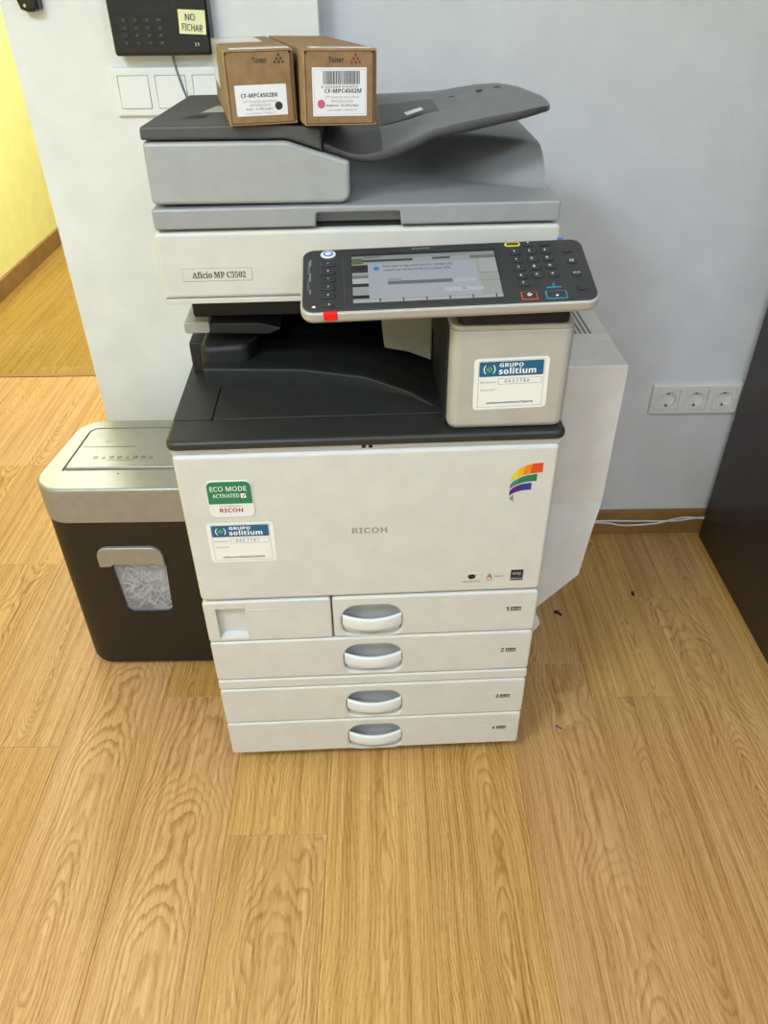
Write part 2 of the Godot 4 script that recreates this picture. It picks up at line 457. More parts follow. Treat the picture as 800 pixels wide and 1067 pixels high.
func service_sticker(parent: Node, xf: Transform3D, number: String) -> void:
	# white rounded sticker 107 x 80 mm with a blue head
	var mb := MB.new(); extr(mb, rrect(-0.0535, 0.0535, -0.0405, 0.0405, 0.006), 0.0, 0.0004)
	var s := build(mb, "sticker", M.paper, parent, xf)
	s.set_meta("label", "white service sticker with a blue head")
	mb = MB.new(); extr(mb, rrect(-0.046, 0.0455, 0.0125, 0.0355, 0.002), 0.0004, 0.0006)
	build(mb, "blue_head", M.sticker_blue, s)
	text("GRUPO", 0.034, 0.0058, M.print_white, s, at(-0.0005, 0.0298, 0.0007), "Droid Sans", 700)
	text("solitium", 0.053, 0.0098, M.print_white, s, at(0.0085, 0.0205, 0.0007), "Droid Sans", 700)
	# emblem: two brackets round a small square
	for sg in [-1.0, 1.0]:
		mb = MB.new()
		var g0 := []
		for i in 9:
			var a := deg_to_rad(-48.0 + 96.0 * i / 8.0)
			g0.append([Vector3(-0.0315 + sg * cos(a) * 0.0086, 0.0238 + sin(a) * 0.0090, 0.00075), Vector3(-0.0315 + sg * cos(a) * 0.0072, 0.0238 + sin(a) * 0.0078, 0.00075)])
		net(mb, g0, -sg)
		build(mb, "emblem", M.print_white, s)
	mb = MB.new(); extr(mb, outline([Vector2(-0.0365, 0.0238), Vector2(-0.0315, 0.0188), Vector2(-0.0265, 0.0238), Vector2(-0.0315, 0.0288)], 0.001), 0.0006, 0.0008)
	build(mb, "emblem", M.print_green, s)
	text("S", 0.0032, 0.0050, M.sticker_blue, s, at(-0.0315, 0.0238, 0.0009), "Droid Sans", 700)
	# ruled frame
	mb = MB.new()
	for r in [[-0.047, -0.0465, -0.036, 0.037], [0.0465, 0.047, -0.036, 0.037], [-0.047, 0.047, -0.0365, -0.036], [-0.047, 0.047, 0.0365, 0.037], [-0.018, 0.0445, 0.0085, 0.009], [-0.018, 0.0445, -0.0005, 0.0], [-0.018, -0.0175, 0.0, 0.009], [0.044, 0.0445, 0.0, 0.009]]:
		extr(mb, rrect(r[0], r[1], r[2], r[3]), 0.0004, 0.0005)
	build(mb, "ruled_frame", M.print_grey, s)
	text("MP Servicio:", 0.022, 0.0030, M.print_grey, s, at(-0.0325, 0.0038, 0.0006))
	text(number, 0.036, 0.0050, M.pen, s, at(0.009, 0.0045, 0.0006))
	text("Servicio SAT:", 0.022, 0.0028, M.print_grey, s, at(-0.0325, -0.0085, 0.0006))
	text("solitium.eu/Asistencia/Soporte", 0.068, 0.0044, M.print_dark, s, at(0.0, -0.0302, 0.0006), "Droid Sans", 700)

func copier() -> void:
	var c := thing("photocopier", "large white office photocopier with four paper trays and a black output bay", "photocopier", Transform3D(Basis(Vector3.UP, 0.0355), Vector3(-0.0237, 0, -0.9797)))
	var mb := MB.new()
	box(mb, -0.2915, 0.2915, 0.06, 0.7665, -0.62, -0.0285, 0.008, 0.004)
	build(mb, "cabinet", M.white, c)
	mb = MB.new(); box(mb, -0.280, 0.280, 0.032, 0.0595, -0.61, -0.035, 0.004, 0.004)
	build(mb, "base_plate", M.black, c)
	for p in [[-0.24, -0.08], [0.24, -0.08], [-0.24, -0.56], [0.24, -0.56]]:
		mb = MB.new(); mb.x = Transform3D(Basis(Vector3.UP, PI / 2), Vector3(p[0], 0.019, p[1]))
		extr(mb, circle(0, 0, 0.019), -0.012, 0.012, 0.004, 0.004)
		mb.x = Transform3D(PLAN, Vector3(p[0], 0, p[1]))
		extr(mb, circle(0, 0, 0.016), 0.024, 0.033, 0.002)
		build(mb, "caster", M.black, c)
	# front door
	mb = MB.new(); extr(mb, rrect(-0.2935, 0.2935, 0.4612, 0.7575, [0.010, 0.010, 0.008, 0.008], 5), -0.028, 0.0, 0.008, 0.0, [], 0.0, 5)
	var door := build(mb, "front_door", M.white, c)
	text("RICOH", 0.057, 0.0115, M.print_silver, door, at(0.0, 0.6055, 0.0002), "Droid Sans", 700)
	# strip between door and deck with two sensor eyes
	mb = MB.new(); extr(mb, rrect(-0.2925, 0.2925, 0.7580, 0.7690, 0.002), -0.028, -0.0035, 0.0015)
	var strip := build(mb, "front_strip", M.strip_grey, c)
	for x in [-0.0055, 0.0050]:
		mb = MB.new(); box(mb, x - 0.003, x + 0.003, 0.7605, 0.7655, -0.0034, -0.0030)
		build(mb, "sensor_eye", M.black, strip)
	# paper trays
	var t1 := drawer(c, "paper_tray", -0.0690, 0.2935, 0.3620, 0.4584, 0.402)
	var t2 := drawer(c, "paper_tray", -0.2935, 0.2935, 0.2592, 0.3594, 0.3045)
	mb = MB.new(); extr(mb, rrect(-0.2935, 0.2935, 0.2327, 0.2566, 0.006), -0.028, 0.0, 0.004)
	build(mb, "spacer_panel", M.white, c)
	var t3 := drawer(c, "paper_tray", -0.2935, 0.2935, 0.1320, 0.2301, 0.1755)
	var t4 := drawer(c, "paper_tray", -0.2935, 0.2935, 0.0350, 0.1294, 0.0745)
	var trays := [t1, t2, t3, t4]
	var ty := [0.4180, 0.3130, 0.1830, 0.0860]
	for i in 4:
		mb = MB.new(); extr(mb, rrect(0.219, 0.2755, ty[i] - 0.0075, ty[i] + 0.0075, 0.001), 0.0, 0.0004)
		build(mb, "number_label", M.label_clear, trays[i])
		text(str(i + 1), 0.0060, 0.0105, M.print_dark, trays[i], at(0.2400, ty[i], 0.0005), "Droid Sans", 700)
		mb = MB.new(); extr(mb, rrect(0.2460, 0.2650, ty[i] - 0.0045, ty[i] + 0.0045, 0.001), 0.0004, 0.0006)
		build(mb, "size_mark", M.print_dark, trays[i])
		text("A4 A3", 0.0165, 0.0045, M.print_grey_light, trays[i], at(0.2555, ty[i], 0.0007), "Droid Sans", 700)
	# small cover left of the first tray, with a finger pocket
	mb = MB.new()
	var pocket := rrect(-0.2725, -0.2205, 0.3700, 0.4430, 0.002, 2)
	extr(mb, rrect(-0.2935, -0.0715, 0.3620, 0.4584, 0.006), -0.028, 0.0, 0.004, 0.0, [pocket], 0.015)
	var cover := build(mb, "side_cover", M.white, c)
	mb = MB.new()
	mb.quad(Vector3(-0.2722, 0.3702, -0.0005), Vector3(-0.2208, 0.3702, -0.0005), Vector3(-0.2208, 0.3745, -0.0148), Vector3(-0.2722, 0.3745, -0.0148), Vector3(0, 1, 0.35), Vector3(0, 1, 0.35), Vector3(0, 1, 0.35), Vector3(0, 1, 0.35))
	build(mb, "pocket_ledge", M.white, cover)
	mb = MB.new(); extr(mb, rrect(-0.2165, -0.165, 0.4375, 0.4388), 0.0, 0.0008, 0.0003)
	build(mb, "raised_line", M.white, cover)
	# release tab low on the right
	mb = MB.new(); extr(mb, outline([Vector2(0.2925, 0.322), Vector2(0.302, 0.322), Vector2(0.314, 0.346), Vector2(0.306, 0.366), Vector2(0.2925, 0.366)], 0.004, 3), -0.045, -0.030, 0.003, 0.003)
	build(mb, "release_tab", M.white, c)
	# stickers on the door
	var e := at(-0.2145, 0.677, 0.0002)
	mb = MB.new(); extr(mb, rrect(-0.0360, 0.0350, -0.0345, 0.0350, 0.011, 6), 0.0, 0.0014, 0.0008)
	var eco := build(mb, "sticker", M.sticker_white, c, e)
	eco.set_meta("label", "domed green and white energy saving sticker")
	mb = MB.new(); extr(mb, outline([Vector2(-0.0345, -0.0080), Vector2(0.0335, -0.0080), Vector2(0.0335, 0.0335), Vector2(-0.0345, 0.0335)], [0.0, 0.0, 0.010, 0.010], 6), 0.0014, 0.0017)
	build(mb, "green_field", M.sticker_green, eco)
	text("ECO MODE", 0.056, 0.0085, M.print_white, eco, at(-0.0015, 0.0205, 0.0018))
	text("ACTIVATED", 0.041, 0.0068, M.print_white, eco, at(-0.0065, 0.0075, 0.0018))
	mb = MB.new(); extr(mb, rrect(0.0165, 0.0245, 0.0030, 0.0110), 0.0017, 0.0020)
	build(mb, "tick_box", M.print_white, eco)
	mb = MB.new(); extr(mb, outline([Vector2(0.0180, 0.0075), Vector2(0.0205, 0.0040), Vector2(0.0275, 0.0125), Vector2(0.0265, 0.0130), Vector2(0.0205, 0.0068), Vector2(0.0190, 0.0085)], 0.0), 0.0020, 0.0022)
	build(mb, "tick", M.print_red, eco)
	text("THINK SUSTAINABLE RICOH", 0.034, 0.0020, M.print_grey, eco, at(-0.0025, -0.0125, 0.0016))
	text("RICOH", 0.036, 0.0078, M.print_red, eco, at(-0.0015, -0.0205, 0.0016), "Droid Sans", 700)
	service_sticker(c, at(-0.2075, 0.590, 0.0002), "0 4 2  7 7 9 1")
	# rainbow mark: three colour bands and a grey curl
	var tones := [["rb_yellow", "rb_yellow", "rb_amber", "rb_orange", "rb_red"], ["rb_teal", "rb_teal", "rb_green", "rb_green", "rb_green"], ["rb_violet", "rb_violet", "rb_violet", "rb_blue", "rb_blue"]]
	var arcs := [
		[[Vector2(0.2207, 0.6922), Vector2(0.2248, 0.7052), Vector2(0.2321, 0.7147), Vector2(0.2420, 0.7205), Vector2(0.2534, 0.7245), Vector2(0.2699, 0.7259)], [Vector2(0.2211, 0.6907), Vector2(0.2264, 0.6952), Vector2(0.2334, 0.7007), Vector2(0.2406, 0.7040), Vector2(0.2509, 0.7065), Vector2(0.2704, 0.7082)]],
		[[Vector2(0.2215, 0.6860), Vector2(0.2266, 0.6930), Vector2(0.2337, 0.6976), Vector2(0.2409, 0.7015), Vector2(0.2496, 0.7040), Vector2(0.2627, 0.7055)], [Vector2(0.2219, 0.6779), Vector2(0.2260, 0.6828), Vector2(0.2318, 0.6863), Vector2(0.2390, 0.6893), Vector2(0.2479, 0.6914), Vector2(0.2625, 0.6919)]],
		[[Vector2(0.2216, 0.6744), Vector2(0.2263, 0.6803), Vector2(0.2327, 0.6844), Vector2(0.2393, 0.6871), Vector2(0.2467, 0.6884), Vector2(0.2554, 0.6890)], [Vector2(0.2215, 0.6649), Vector2(0.2265, 0.6692), Vector2(0.2323, 0.6723), Vector2(0.2390, 0.6742), Vector2(0.2465, 0.6754), Vector2(0.2556, 0.6758)]]]
	for b in 3:
		for part in 5:
			var q0: Vector2 = arcs[b][0][part]; var q1: Vector2 = arcs[b][0][part + 1]; var q2: Vector2 = arcs[b][1][part + 1]; var q3: Vector2 = arcs[b][1][part]
			mb = MB.new(); mb.face(Vector3(q3.x, q3.y, 0.0005), Vector3(q2.x, q2.y, 0.0005), Vector3(q1.x, q1.y, 0.0005), Vector3(q0.x, q0.y, 0.0005), Vector3(0, 0, 1))
			build(mb, "rainbow_band", M[tones[b][part]], door)
	mb = MB.new(); extr(mb, outline([Vector2(0.2245, 0.6569), Vector2(0.2295, 0.6548), Vector2(0.2285, 0.6676), Vector2(0.2240, 0.6626), Vector2(0.2217, 0.6601)], 0.0), 0.0002, 0.0005)
	build(mb, "rainbow_band", M.rb_grey, door)
	# three small plates at the lower right of the door
	mb = MB.new(); extr(mb, rrect(0.1525, 0.1895, 0.4785, 0.5055, 0.001), 0.0, 0.0004)
	var p1 := build(mb, "small_plate", M.label_clear, c)
	mb = MB.new(); extr(mb, outline([Vector2(0.1655, 0.4960), Vector2(0.1700, 0.4915), Vector2(0.1780, 0.4935), Vector2(0.1790, 0.5005), Vector2(0.1730, 0.5030), Vector2(0.1660, 0.5010)], 0.001), 0.0004, 0.0006)
	build(mb, "emblem", M.print_dark, p1)
	text("HARD DISK DRIVE", 0.030, 0.0028, M.print_dark, p1, at(0.171, 0.4865, 0.0005))
	mb = MB.new(); extr(mb, rrect(0.1925, 0.2315, 0.4800, 0.5075, 0.001), 0.0, 0.0004)
	var p2 := build(mb, "small_plate", M.label_clear, c)
	text("A", 0.010, 0.0095, M.print_red_dark, p2, at(0.2025, 0.4975, 0.0005), "Droid Sans", 700)
	text("Adobe", 0.010, 0.0026, M.print_red_dark, p2, at(0.2025, 0.4890, 0.0005), "Droid Sans", 700)
	text("PostScript 3", 0.015, 0.0040, M.print_dark, p2, at(0.2190, 0.4965, 0.0005), "Droid Serif", 400)
	mb = MB.new(); extr(mb, rrect(0.2360, 0.2655, 0.4835, 0.5110, 0.001), 0.0, 0.0003)
	var p3 := build(mb, "small_plate", M.label_clear, c)
	mb = MB.new(); extr(mb, rrect(0.2390, 0.2605, 0.4860, 0.5095), 0.0003, 0.0006)
	build(mb, "dark_square", M.print_dark, p3)
	text("energy", 0.015, 0.0060, M.print_grey_light, p3, at(0.2495, 0.5005, 0.0007), "Droid Serif", 400)
	text("ENERGY STAR", 0.019, 0.0024, M.print_grey_light, p3, at(0.2497, 0.4900, 0.0007), "Droid Sans", 700)

	# ---- black deck and the output bay
	mb = MB.new(); mb.x = Transform3D(PLAN, Vector3.ZERO)
	extr(mb, rrect(-0.2985, 0.2985, -0.0050, 0.0640, [0.016, 0.016, 0.0, 0.0], 6), 0.7692, 0.7835, 0.006, 0.003, [], 0.0, 4)
	build(mb, "deck_front", M.deck, c)
	mb = MB.new(); mb.x = Transform3D(PLAN, Vector3.ZERO)
	extr(mb, rrect(-0.2970, -0.2375, 0.0655, 0.600, 0.003), 0.7675, 0.7830, 0.0012)
	build(mb, "deck_side", M.deck, c)
	mb = MB.new(); mb.x = Transform3D(PLAN, Vector3.ZERO)
	extr(mb, rrect(-0.2360, 0.2935, 0.0655, 0.600, 0.003), 0.7675, 0.7820, 0.0012)
	build(mb, "deck_middle", M.deck, c)
	# output tray: a shelf high on the left that falls to the deck on the right
	var zf := [[-0.27, -0.172], [-0.10, -0.166], [0.0, -0.155], [0.069, -0.124], [0.118, -0.072]]
	var yt := [[-0.27, 0.816], [-0.10, 0.8125], [0.0, 0.802], [0.069, 0.790], [0.118, 0.7825]]
	var g := []
	for i in 29:
		var x := -0.262 + 0.38 * i / 28.0
		var z0 := lerp_table(zf, x); var y1 := lerp_table(yt, x)
		var row := [Vector3(x, 0.7815, z0), Vector3(x, maxf(y1 - 0.004, 0.7816), z0 - 0.001), Vector3(x, maxf(y1 - 0.001, 0.7817), z0 - 0.003), Vector3(x, y1, z0 - 0.008)]
		for k in 24:
			var zz := z0 - 0.012 - 0.012 * k
			row.append(Vector3(x, y1 + (0.0018 if k % 4 == 1 else 0.0), zz))
		row.append(Vector3(x, y1, -0.50))
		g.append(row)
	mb = MB.new(); net(mb, g, -1.0)
	# left end of the shelf
	for j in g[0].size() - 1:
		var a: Vector3 = g[0][j]; var b: Vector3 = g[0][j + 1]
		mb.face(a, b, Vector3(b.x, 0.7815, b.z), Vector3(a.x, 0.7815, a.z), Vector3(-1, 0, 0))
	build(mb, "output_tray", M.bay, c)
	# raised stop block at the left with a finger crescent
	mb = MB.new(); mb.x = Transform3D(PLAN, Vector3.ZERO)
	extr(mb, outline([Vector2(-0.268, 0.188), Vector2(-0.190, 0.196), Vector2(-0.178, 0.235), Vector2(-0.190, 0.480), Vector2(-0.268, 0.480)], [0.020, 0.018, 0.020, 0.0, 0.0], 6), 0.800, 0.845, 0.010)
	var stop := build(mb, "tray_stop", M.bay, c)
	mb = MB.new()
	var arc := []
	for i in 11:
		var a := deg_to_rad(-70.0 + 140.0 * i / 10.0)
		arc.append(Vector3(-0.192 + 0.016 * cos(a), 0.8460, -0.232 - 0.026 * sin(a)))
	tube(mb, arc, 0.0025, 6)
	build(mb, "finger_grip", M.bay, stop)
	mb = MB.new(); box(mb, -0.2900, -0.2640, 0.783, 0.838, -0.50, -0.226, 0.003, 0.003)
	build(mb, "bay_side_rail", M.bay, c)
	# shelf hanging under the scanner, grey cap at its left end
	mb = MB.new(); extr(mb, outline([Vector2(-0.244, 0.866), Vector2(-0.150, 0.862), Vector2(-0.128, 0.872), Vector2(-0.165, 0.882), Vector2(-0.244, 0.884)], 0.002, 2), -0.52, -0.195, 0.003)
	build(mb, "bay_shelf", M.bay, c)
	mb = MB.new(); extr(mb, rrect(-0.2860, -0.2445, 0.8665, 0.8860, 0.005), -0.40, -0.195, 0.003)
	build(mb, "shelf_cap", M.cap_grey, c)
	mb = MB.new(); box(mb, -0.272, 0.285, 0.886, 0.9365, -0.58, -0.215, 0.004, 0.003)
	build(mb, "bay_roof", M.bay, c)
	mb = MB.new(); box(mb, -0.262, 0.285, 0.782, 0.9365, -0.60, -0.505)
	build(mb, "bay_back", M.bay, c)
	mb = MB.new(); extr(mb, outline([Vector2(0.036, 0.820), Vector2(0.075, 0.812), Vector2(0.116, 0.795), Vector2(0.116, 0.885), Vector2(0.030, 0.885)], [0.004, 0.03, 0.0, 0.0, 0.0], 4), -0.245, -0.222, 0.003)
	build(mb, "exit_guide", M.guide, c)
	# post that carries the control panel
	mb = MB.new(); mb.x = Transform3D(PLAN, Vector3.ZERO)
	extr(mb, rrect(0.1195, 0.2935, 0.005, 0.200, [0.016, 0.016, 0.004, 0.004], 7), 0.7840, 0.9410, 0.003, 0.012, [], 0.0, 4)
	var post := build(mb, "panel_post", M.pod, c)
	mb = MB.new(); mb.x = Transform3D(PLAN, Vector3.ZERO)
	extr(mb, rrect(0.1215, 0.2915, 0.0065, 0.190, [0.015, 0.015, 0.004, 0.004], 6), 0.9412, 0.9420)
	extr(mb, rrect(0.1205, 0.2925, 0.0055, 0.190, [0.016, 0.016, 0.004, 0.004], 6), 0.9422, 0.9480, 0.001)
	build(mb, "post_collar", M.pod, post)
	mb = MB.new(); mb.x = Transform3D(PLAN, Vector3.ZERO)
	extr(mb, rrect(0.130, 0.285, 0.010, 0.190, 0.012), 0.9481, 0.982)
	build(mb, "panel_neck", M.black, post)
	mb = MB.new(); box(mb, 0.1165, 0.1193, 0.7830, 0.9400, -0.205, -0.024, 0.0, 0.001)
	build(mb, "post_side", M.bay, c)
	service_sticker(c, Transform3D(Basis(Vector3(0, 0, 1), 0.022), Vector3(0.2080, 0.8600, -0.0048)), "0 A 2 7 7 9 A")
	mb = MB.new(); box(mb, 0.1330, 0.2915, 0.783, 0.9365, -0.60, -0.205, 0.004, 0.002)
	build(mb, "rear_column", M.white, c)

	# ---- scanner, platen cover, document feeder
	mb = MB.new(); extr(mb, rrect(-0.2945, 0.2905, 0.9450, 1.0432, [0.003, 0.003, 0.010, 0.010], 5), -0.60, -0.140, 0.007, 0.004, [], 0.0, 4)
	var scanner := build(mb, "scanner_housing", M.white, c)
	mb = MB.new(); extr(mb, rrect(-0.2925, 0.2885, 0.9370, 0.9447, [0.003, 0.003, 0.0, 0.0], 3), -0.60, -0.142, 0.001)
	build(mb, "scanner_base", M.white, c)
	mb = MB.new(); extr(mb, rrect(-0.2610, -0.1605, 0.9725, 0.9905, 0.0006, 2), -0.1400, -0.1394, 0.0003)
	build(mb, "name_plate", M.white, scanner)
	mb = MB.new()
	for r in [[-0.2615, -0.1600, 0.9906, 0.9910], [-0.2615, -0.2611, 0.9720, 0.9906], [-0.1604, -0.1600, 0.9720, 0.9906], [-0.2615, -0.1600, 0.9716, 0.9720]]:
		extr(mb, rrect(r[0], r[1], r[2], r[3]), -0.1400, -0.1398)
	build(mb, "plate_joint", M.print_grey, scanner)
	text("Aficio MP C5502", 0.0780, 0.0098, M.print_dark, scanner, at(-0.2085, 0.9815, -0.1392), "Droid Serif", 700)
	# platen cover with a grip notch in its front
	mb = MB.new()
	extr(mb, outline([Vector2(-0.2895, 1.0470), Vector2(-0.0625, 1.0470), Vector2(-0.0605, 1.0655), Vector2(0.0565, 1.0655), Vector2(0.0585, 1.0470), Vector2(0.2845, 1.0470), Vector2(0.2845, 1.0755), Vector2(-0.2895, 1.0755)], [0.004, 0.002, 0.003, 0.003, 0.002, 0.004, 0.004, 0.004], 3), -0.165, -0.136, 0.0035)
	extr(mb, rrect(-0.2895, 0.2845, 1.0470, 1.0755, 0.004, 3), -0.575, -0.1651)
	var platen := build(mb, "platen_cover", M.grey, c)
	mb = MB.new(); box(mb, -0.280, 0.275, 1.0434, 1.0469, -0.57, -0.150)
	build(mb, "platen_gap", M.black, platen)
	# curved rest for scanned sheets
	var foot := [[-0.01, -0.300], [0.0335, -0.291], [0.101, -0.288], [0.1476, -0.272], [0.182, -0.250], [0.2275, -0.228], [0.277, -0.205]]
	g = []
	var last := []
	for i in 33:
		var x := -0.011 + 0.2880 * i / 32.0
		var z0 := lerp_table(foot, x)
		var s := clampf((x + 0.01) / 0.288, 0.0, 1.0)
		var amp := lerpf(0.030, 0.047, smoothstep(0.0, 0.8, s))
		var wid := lerpf(0.20, 0.085, s)
		var row := []
		for k in 33:
			var t := k / 32.0
			var z := lerpf(z0 + 0.012, -0.50, t)
			var q := clampf((z0 - z) / wid, 0.0, 1.0)
			var round_ := pow(sin(q * PI / 2), 0.75)
			var soft := smoothstep(0.0, 1.0, q)
			var h := amp * lerpf(soft, round_, smoothstep(0.35, 0.95, s))
			row.append(Vector3(x, 1.0757 + h, z))
		g.append(row); last = row
	mb = MB.new(); net(mb, g, 1.0)
	for j in last.size() - 1:
		var a: Vector3 = last[j]; var b: Vector3 = last[j + 1]
		mb.face(a, b, Vector3(b.x, 1.0750, b.z), Vector3(a.x, 1.0750, a.z), Vector3(1, 0, 0))
	for i in g.size() - 1:
		var a: Vector3 = g[i][32]; var b: Vector3 = g[i + 1][32]
		mb.face(a, b, Vector3(b.x, 1.0750, b.z), Vector3(a.x, 1.0750, a.z), Vector3(0, 0, -1))
	build(mb, "sheet_rest", M.grey, c)
	# document feeder: pale body, dark lid; both fall a little towards the back
	var fall := Transform3D(Basis(Vector3(1, 0, 0), Vector3(0, 1, 0), Vector3(0, 0.05, 1)), Vector3(0, 0.05 * 0.14, 0))
	mb = MB.new(); mb.x = fall
	extr(mb, outline([Vector2(-0.2875, 1.0800), Vector2(-0.0125, 1.0775), Vector2(-0.0115, 1.1315), Vector2(-0.042, 1.1415), Vector2(-0.065, 1.1490), Vector2(-0.095, 1.1590), Vector2(-0.2860, 1.1605)], [0.008, 0.014, 0.006, 0.0, 0.0, 0.03, 0.004], 5), -0.52, -0.140, 0.006, 0.002, [], 0.0, 4)
	var feeder := build(mb, "feeder_body", M.pale_grey, c)
	mb = MB.new(); mb.x = fall
	var latch := rrect(-0.243, -0.211, 1.0, 1.1)
	extr(mb, outline([Vector2(-0.2870, 1.1630), Vector2(-0.094, 1.1615), Vector2(-0.064, 1.1515), Vector2(-0.048, 1.1462), Vector2(-0.048, 1.1740), Vector2(-0.100, 1.1800), Vector2(-0.2855, 1.1800)], [0.003, 0.03, 0.0, 0.0, 0.006, 0.03, 0.005], 4), -0.525, -0.138, 0.004, 0.003, [], 0.0, 3)
	var lid := build(mb, "feeder_lid", M.lid, c)
	# a latch pocket and a pale paper label on the lid
	var lift := func(x: float, z: float, up := 0.0) -> Vector3: return Vector3(x, 1.1801 + up + 0.05 * (z + 0.14), z)
	mb = MB.new()
	var lq := [lift.call(-0.2430, -0.2080, 0.0002), lift.call(-0.2130, -0.2050, 0.0002), lift.call(-0.2050, -0.2430, 0.0002), lift.call(-0.2270, -0.2470, 0.0002)]
	mb.face(lq[0], lq[1], lq[2], lq[3], Vector3(0, 1, 0.0))
	build(mb, "latch_pocket", M.black, lid)
	mb = MB.new()
	mb.face(lift.call(-0.2250, -0.2700, 0.0003), lift.call(-0.1800, -0.2700, 0.0003), lift.call(-0.1850, -0.3500, 0.0003), lift.call(-0.2130, -0.3500, 0.0003), Vector3(0, 1, 0))
	build(mb, "paper_label", M.label_grey, lid)
	# input tray: rises to the right, broad lip along its front
	var top_y := [[-0.048, 1.1560], [-0.030, 1.1480], [-0.009, 1.1400], [0.012, 1.1385], [0.034, 1.1423], [0.067, 1.1525], [0.104, 1.1665], [0.150, 1.1750], [0.2065, 1.1820], [0.240, 1.1850], [0.264, 1.1850], [0.279, 1.1790], [0.290, 1.1725]]
	var low_y := [[-0.048, 1.1440], [-0.030, 1.1385], [-0.009, 1.1300], [0.012, 1.1262], [0.034, 1.1270], [0.067, 1.1370], [0.104, 1.1540], [0.150, 1.1605], [0.2065, 1.1700], [0.240, 1.1740], [0.264, 1.1765], [0.279, 1.1715], [0.290, 1.1665]]
	var front_z := [[-0.048, -0.146], [0.05, -0.150], [0.15, -0.158], [0.22, -0.170], [0.250, -0.188], [0.266, -0.205], [0.280, -0.245], [0.290, -0.295]]
	var back_y := [[-0.05, 1.1640], [0.04, 1.1665], [0.13, 1.1690], [0.20, 1.1775], [0.235, 1.1795], [0.270, 1.1760], [0.290, 1.1700]]
	g = []
	for i in 53:
		var x := -0.046 + 0.336 * pow(i / 52.0, 0.92)
		var z0 := lerp_table(front_z, x)
		var yf := (lerp_table(top_y, x - 0.006) + lerp_table(top_y, x) + lerp_table(top_y, x + 0.006)) / 3.0
		var yl := (lerp_table(low_y, x - 0.006) + lerp_table(low_y, x) + lerp_table(low_y, x + 0.006)) / 3.0
		var zb := -0.46 + 0.055 * pow(clampf((x - 0.22) / 0.07, 0.0, 1.0), 3.0)
		var yb := lerp_table(back_y, x)
		var row := [Vector3(x, yl, z0 - 0.012), Vector3(x, yl + 0.001, z0 - 0.002), Vector3(x, (yl + yf) * 0.5, z0), Vector3(x, yf - 0.0015, z0), Vector3(x, yf, z0 - 0.002)]
		for k in 17:
			var t := (k + 1) / 17.0
			var z := lerpf(z0 - 0.002, zb, t)
			# a shallow lane for the sheets down the middle
			var lane := 0.006 * smoothstep(0.34, 0.38, t) * (1.0 - smoothstep(0.86, 0.90, t)) * (1.0 - smoothstep(0.16, 0.20, x))
			row.append(Vector3(x, lerpf(yf, yb, t) - lane + 0.003 * sin(t * PI), z))
		row.append(Vector3(x, yb - 0.005, zb - 0.001)); row.append(Vector3(x, yb - 0.010, zb + 0.004))
		row.append(Vector3(x, lerpf(yl, yb - 0.010, 0.5), (z0 + zb) * 0.5))
		g.append(row)
	# the part next to the feeder is a darker hinge piece
	var cut := 0
	while g[cut][0].x < 0.033: cut += 1
	mb = MB.new(); net(mb, g.slice(0, cut + 1), -1.0, true)
	build(mb, "tray_hinge", M.lid, c)
	var lip := []; var rest := []
	for row in g.slice(cut):
		lip.append(row.slice(0, 5)); rest.append(row.slice(4) + [row[0]])
	mb = MB.new(); net(mb, lip, -1.0)
	build(mb, "tray_lip", M.lid, c)
	mb = MB.new(); net(mb, rest, -1.0)
	for e_ in [0, 52]:
		var cc := Vector3.ZERO
		for p in g[e_]: cc += p
		cc /= g[e_].size()
		for j in g[e_].size():
			var n := Vector3(-1, 0, 0) if e_ == 0 else Vector3(1, 0, 0)
			mb.tri(cc, g[e_][j], g[e_][(j + 1) % g[e_].size()], n, n, n)
	var itray := build(mb, "input_tray", M.tray, c)
	var on_tray := func(x: float, t: float, up: float) -> Vector3:
		var z0 := lerp_table(front_z, x); var yf := lerp_table(top_y, x)
		var yb := lerp_table(back_y, x)
		return Vector3(x, lerpf(yf, yb, t) + 0.003 * sin(t * PI) + up, lerpf(z0 - 0.002, -0.46, t))
	mb = MB.new()
	var lg := []
	for i in 9:
		var row := []
		for j in 5:
			var q: Vector3 = on_tray.call(0.036 + 0.011 * i, 0.42 + 0.10 * j, -0.0052)
			row.append(q)
		lg.append(row)
	net(mb, lg, -1.0)
	build(mb, "paper_lane", M.lid, itray)
	mb = MB.new()
	mb.face(on_tray.call(0.075, 0.40, 0.0008), on_tray.call(0.100, 0.42, 0.0008), on_tray.call(0.098, 0.49, 0.0008), on_tray.call(0.072, 0.47, 0.0008), Vector3(0, 1, 0))
	build(mb, "caution_label", M.print_white, itray)
	for s in [[0.145, 0.62], [0.190, 0.68], [0.222, 0.74]]:
		mb = MB.new()
		mb.face(on_tray.call(s[0], s[1], 0.0008), on_tray.call(s[0] + 0.010, s[1] + 0.01, 0.0008), on_tray.call(s[0] + 0.009, s[1] + 0.05, 0.0008), on_tray.call(s[0] - 0.001, s[1] + 0.04, 0.0008), Vector3(0, 1, 0))
		build(mb, "size_slot", M.black, itray)

	# ---- side unit on the right
	mb = MB.new()
	var R := [[0.8240, 0.4200, -0.1190], [0.5550, 0.4200, -0.1210], [0.4660, 0.4200, -0.1430], [0.3420, 0.4200, -0.1680], [0.2300, 0.3360, -0.1800]]
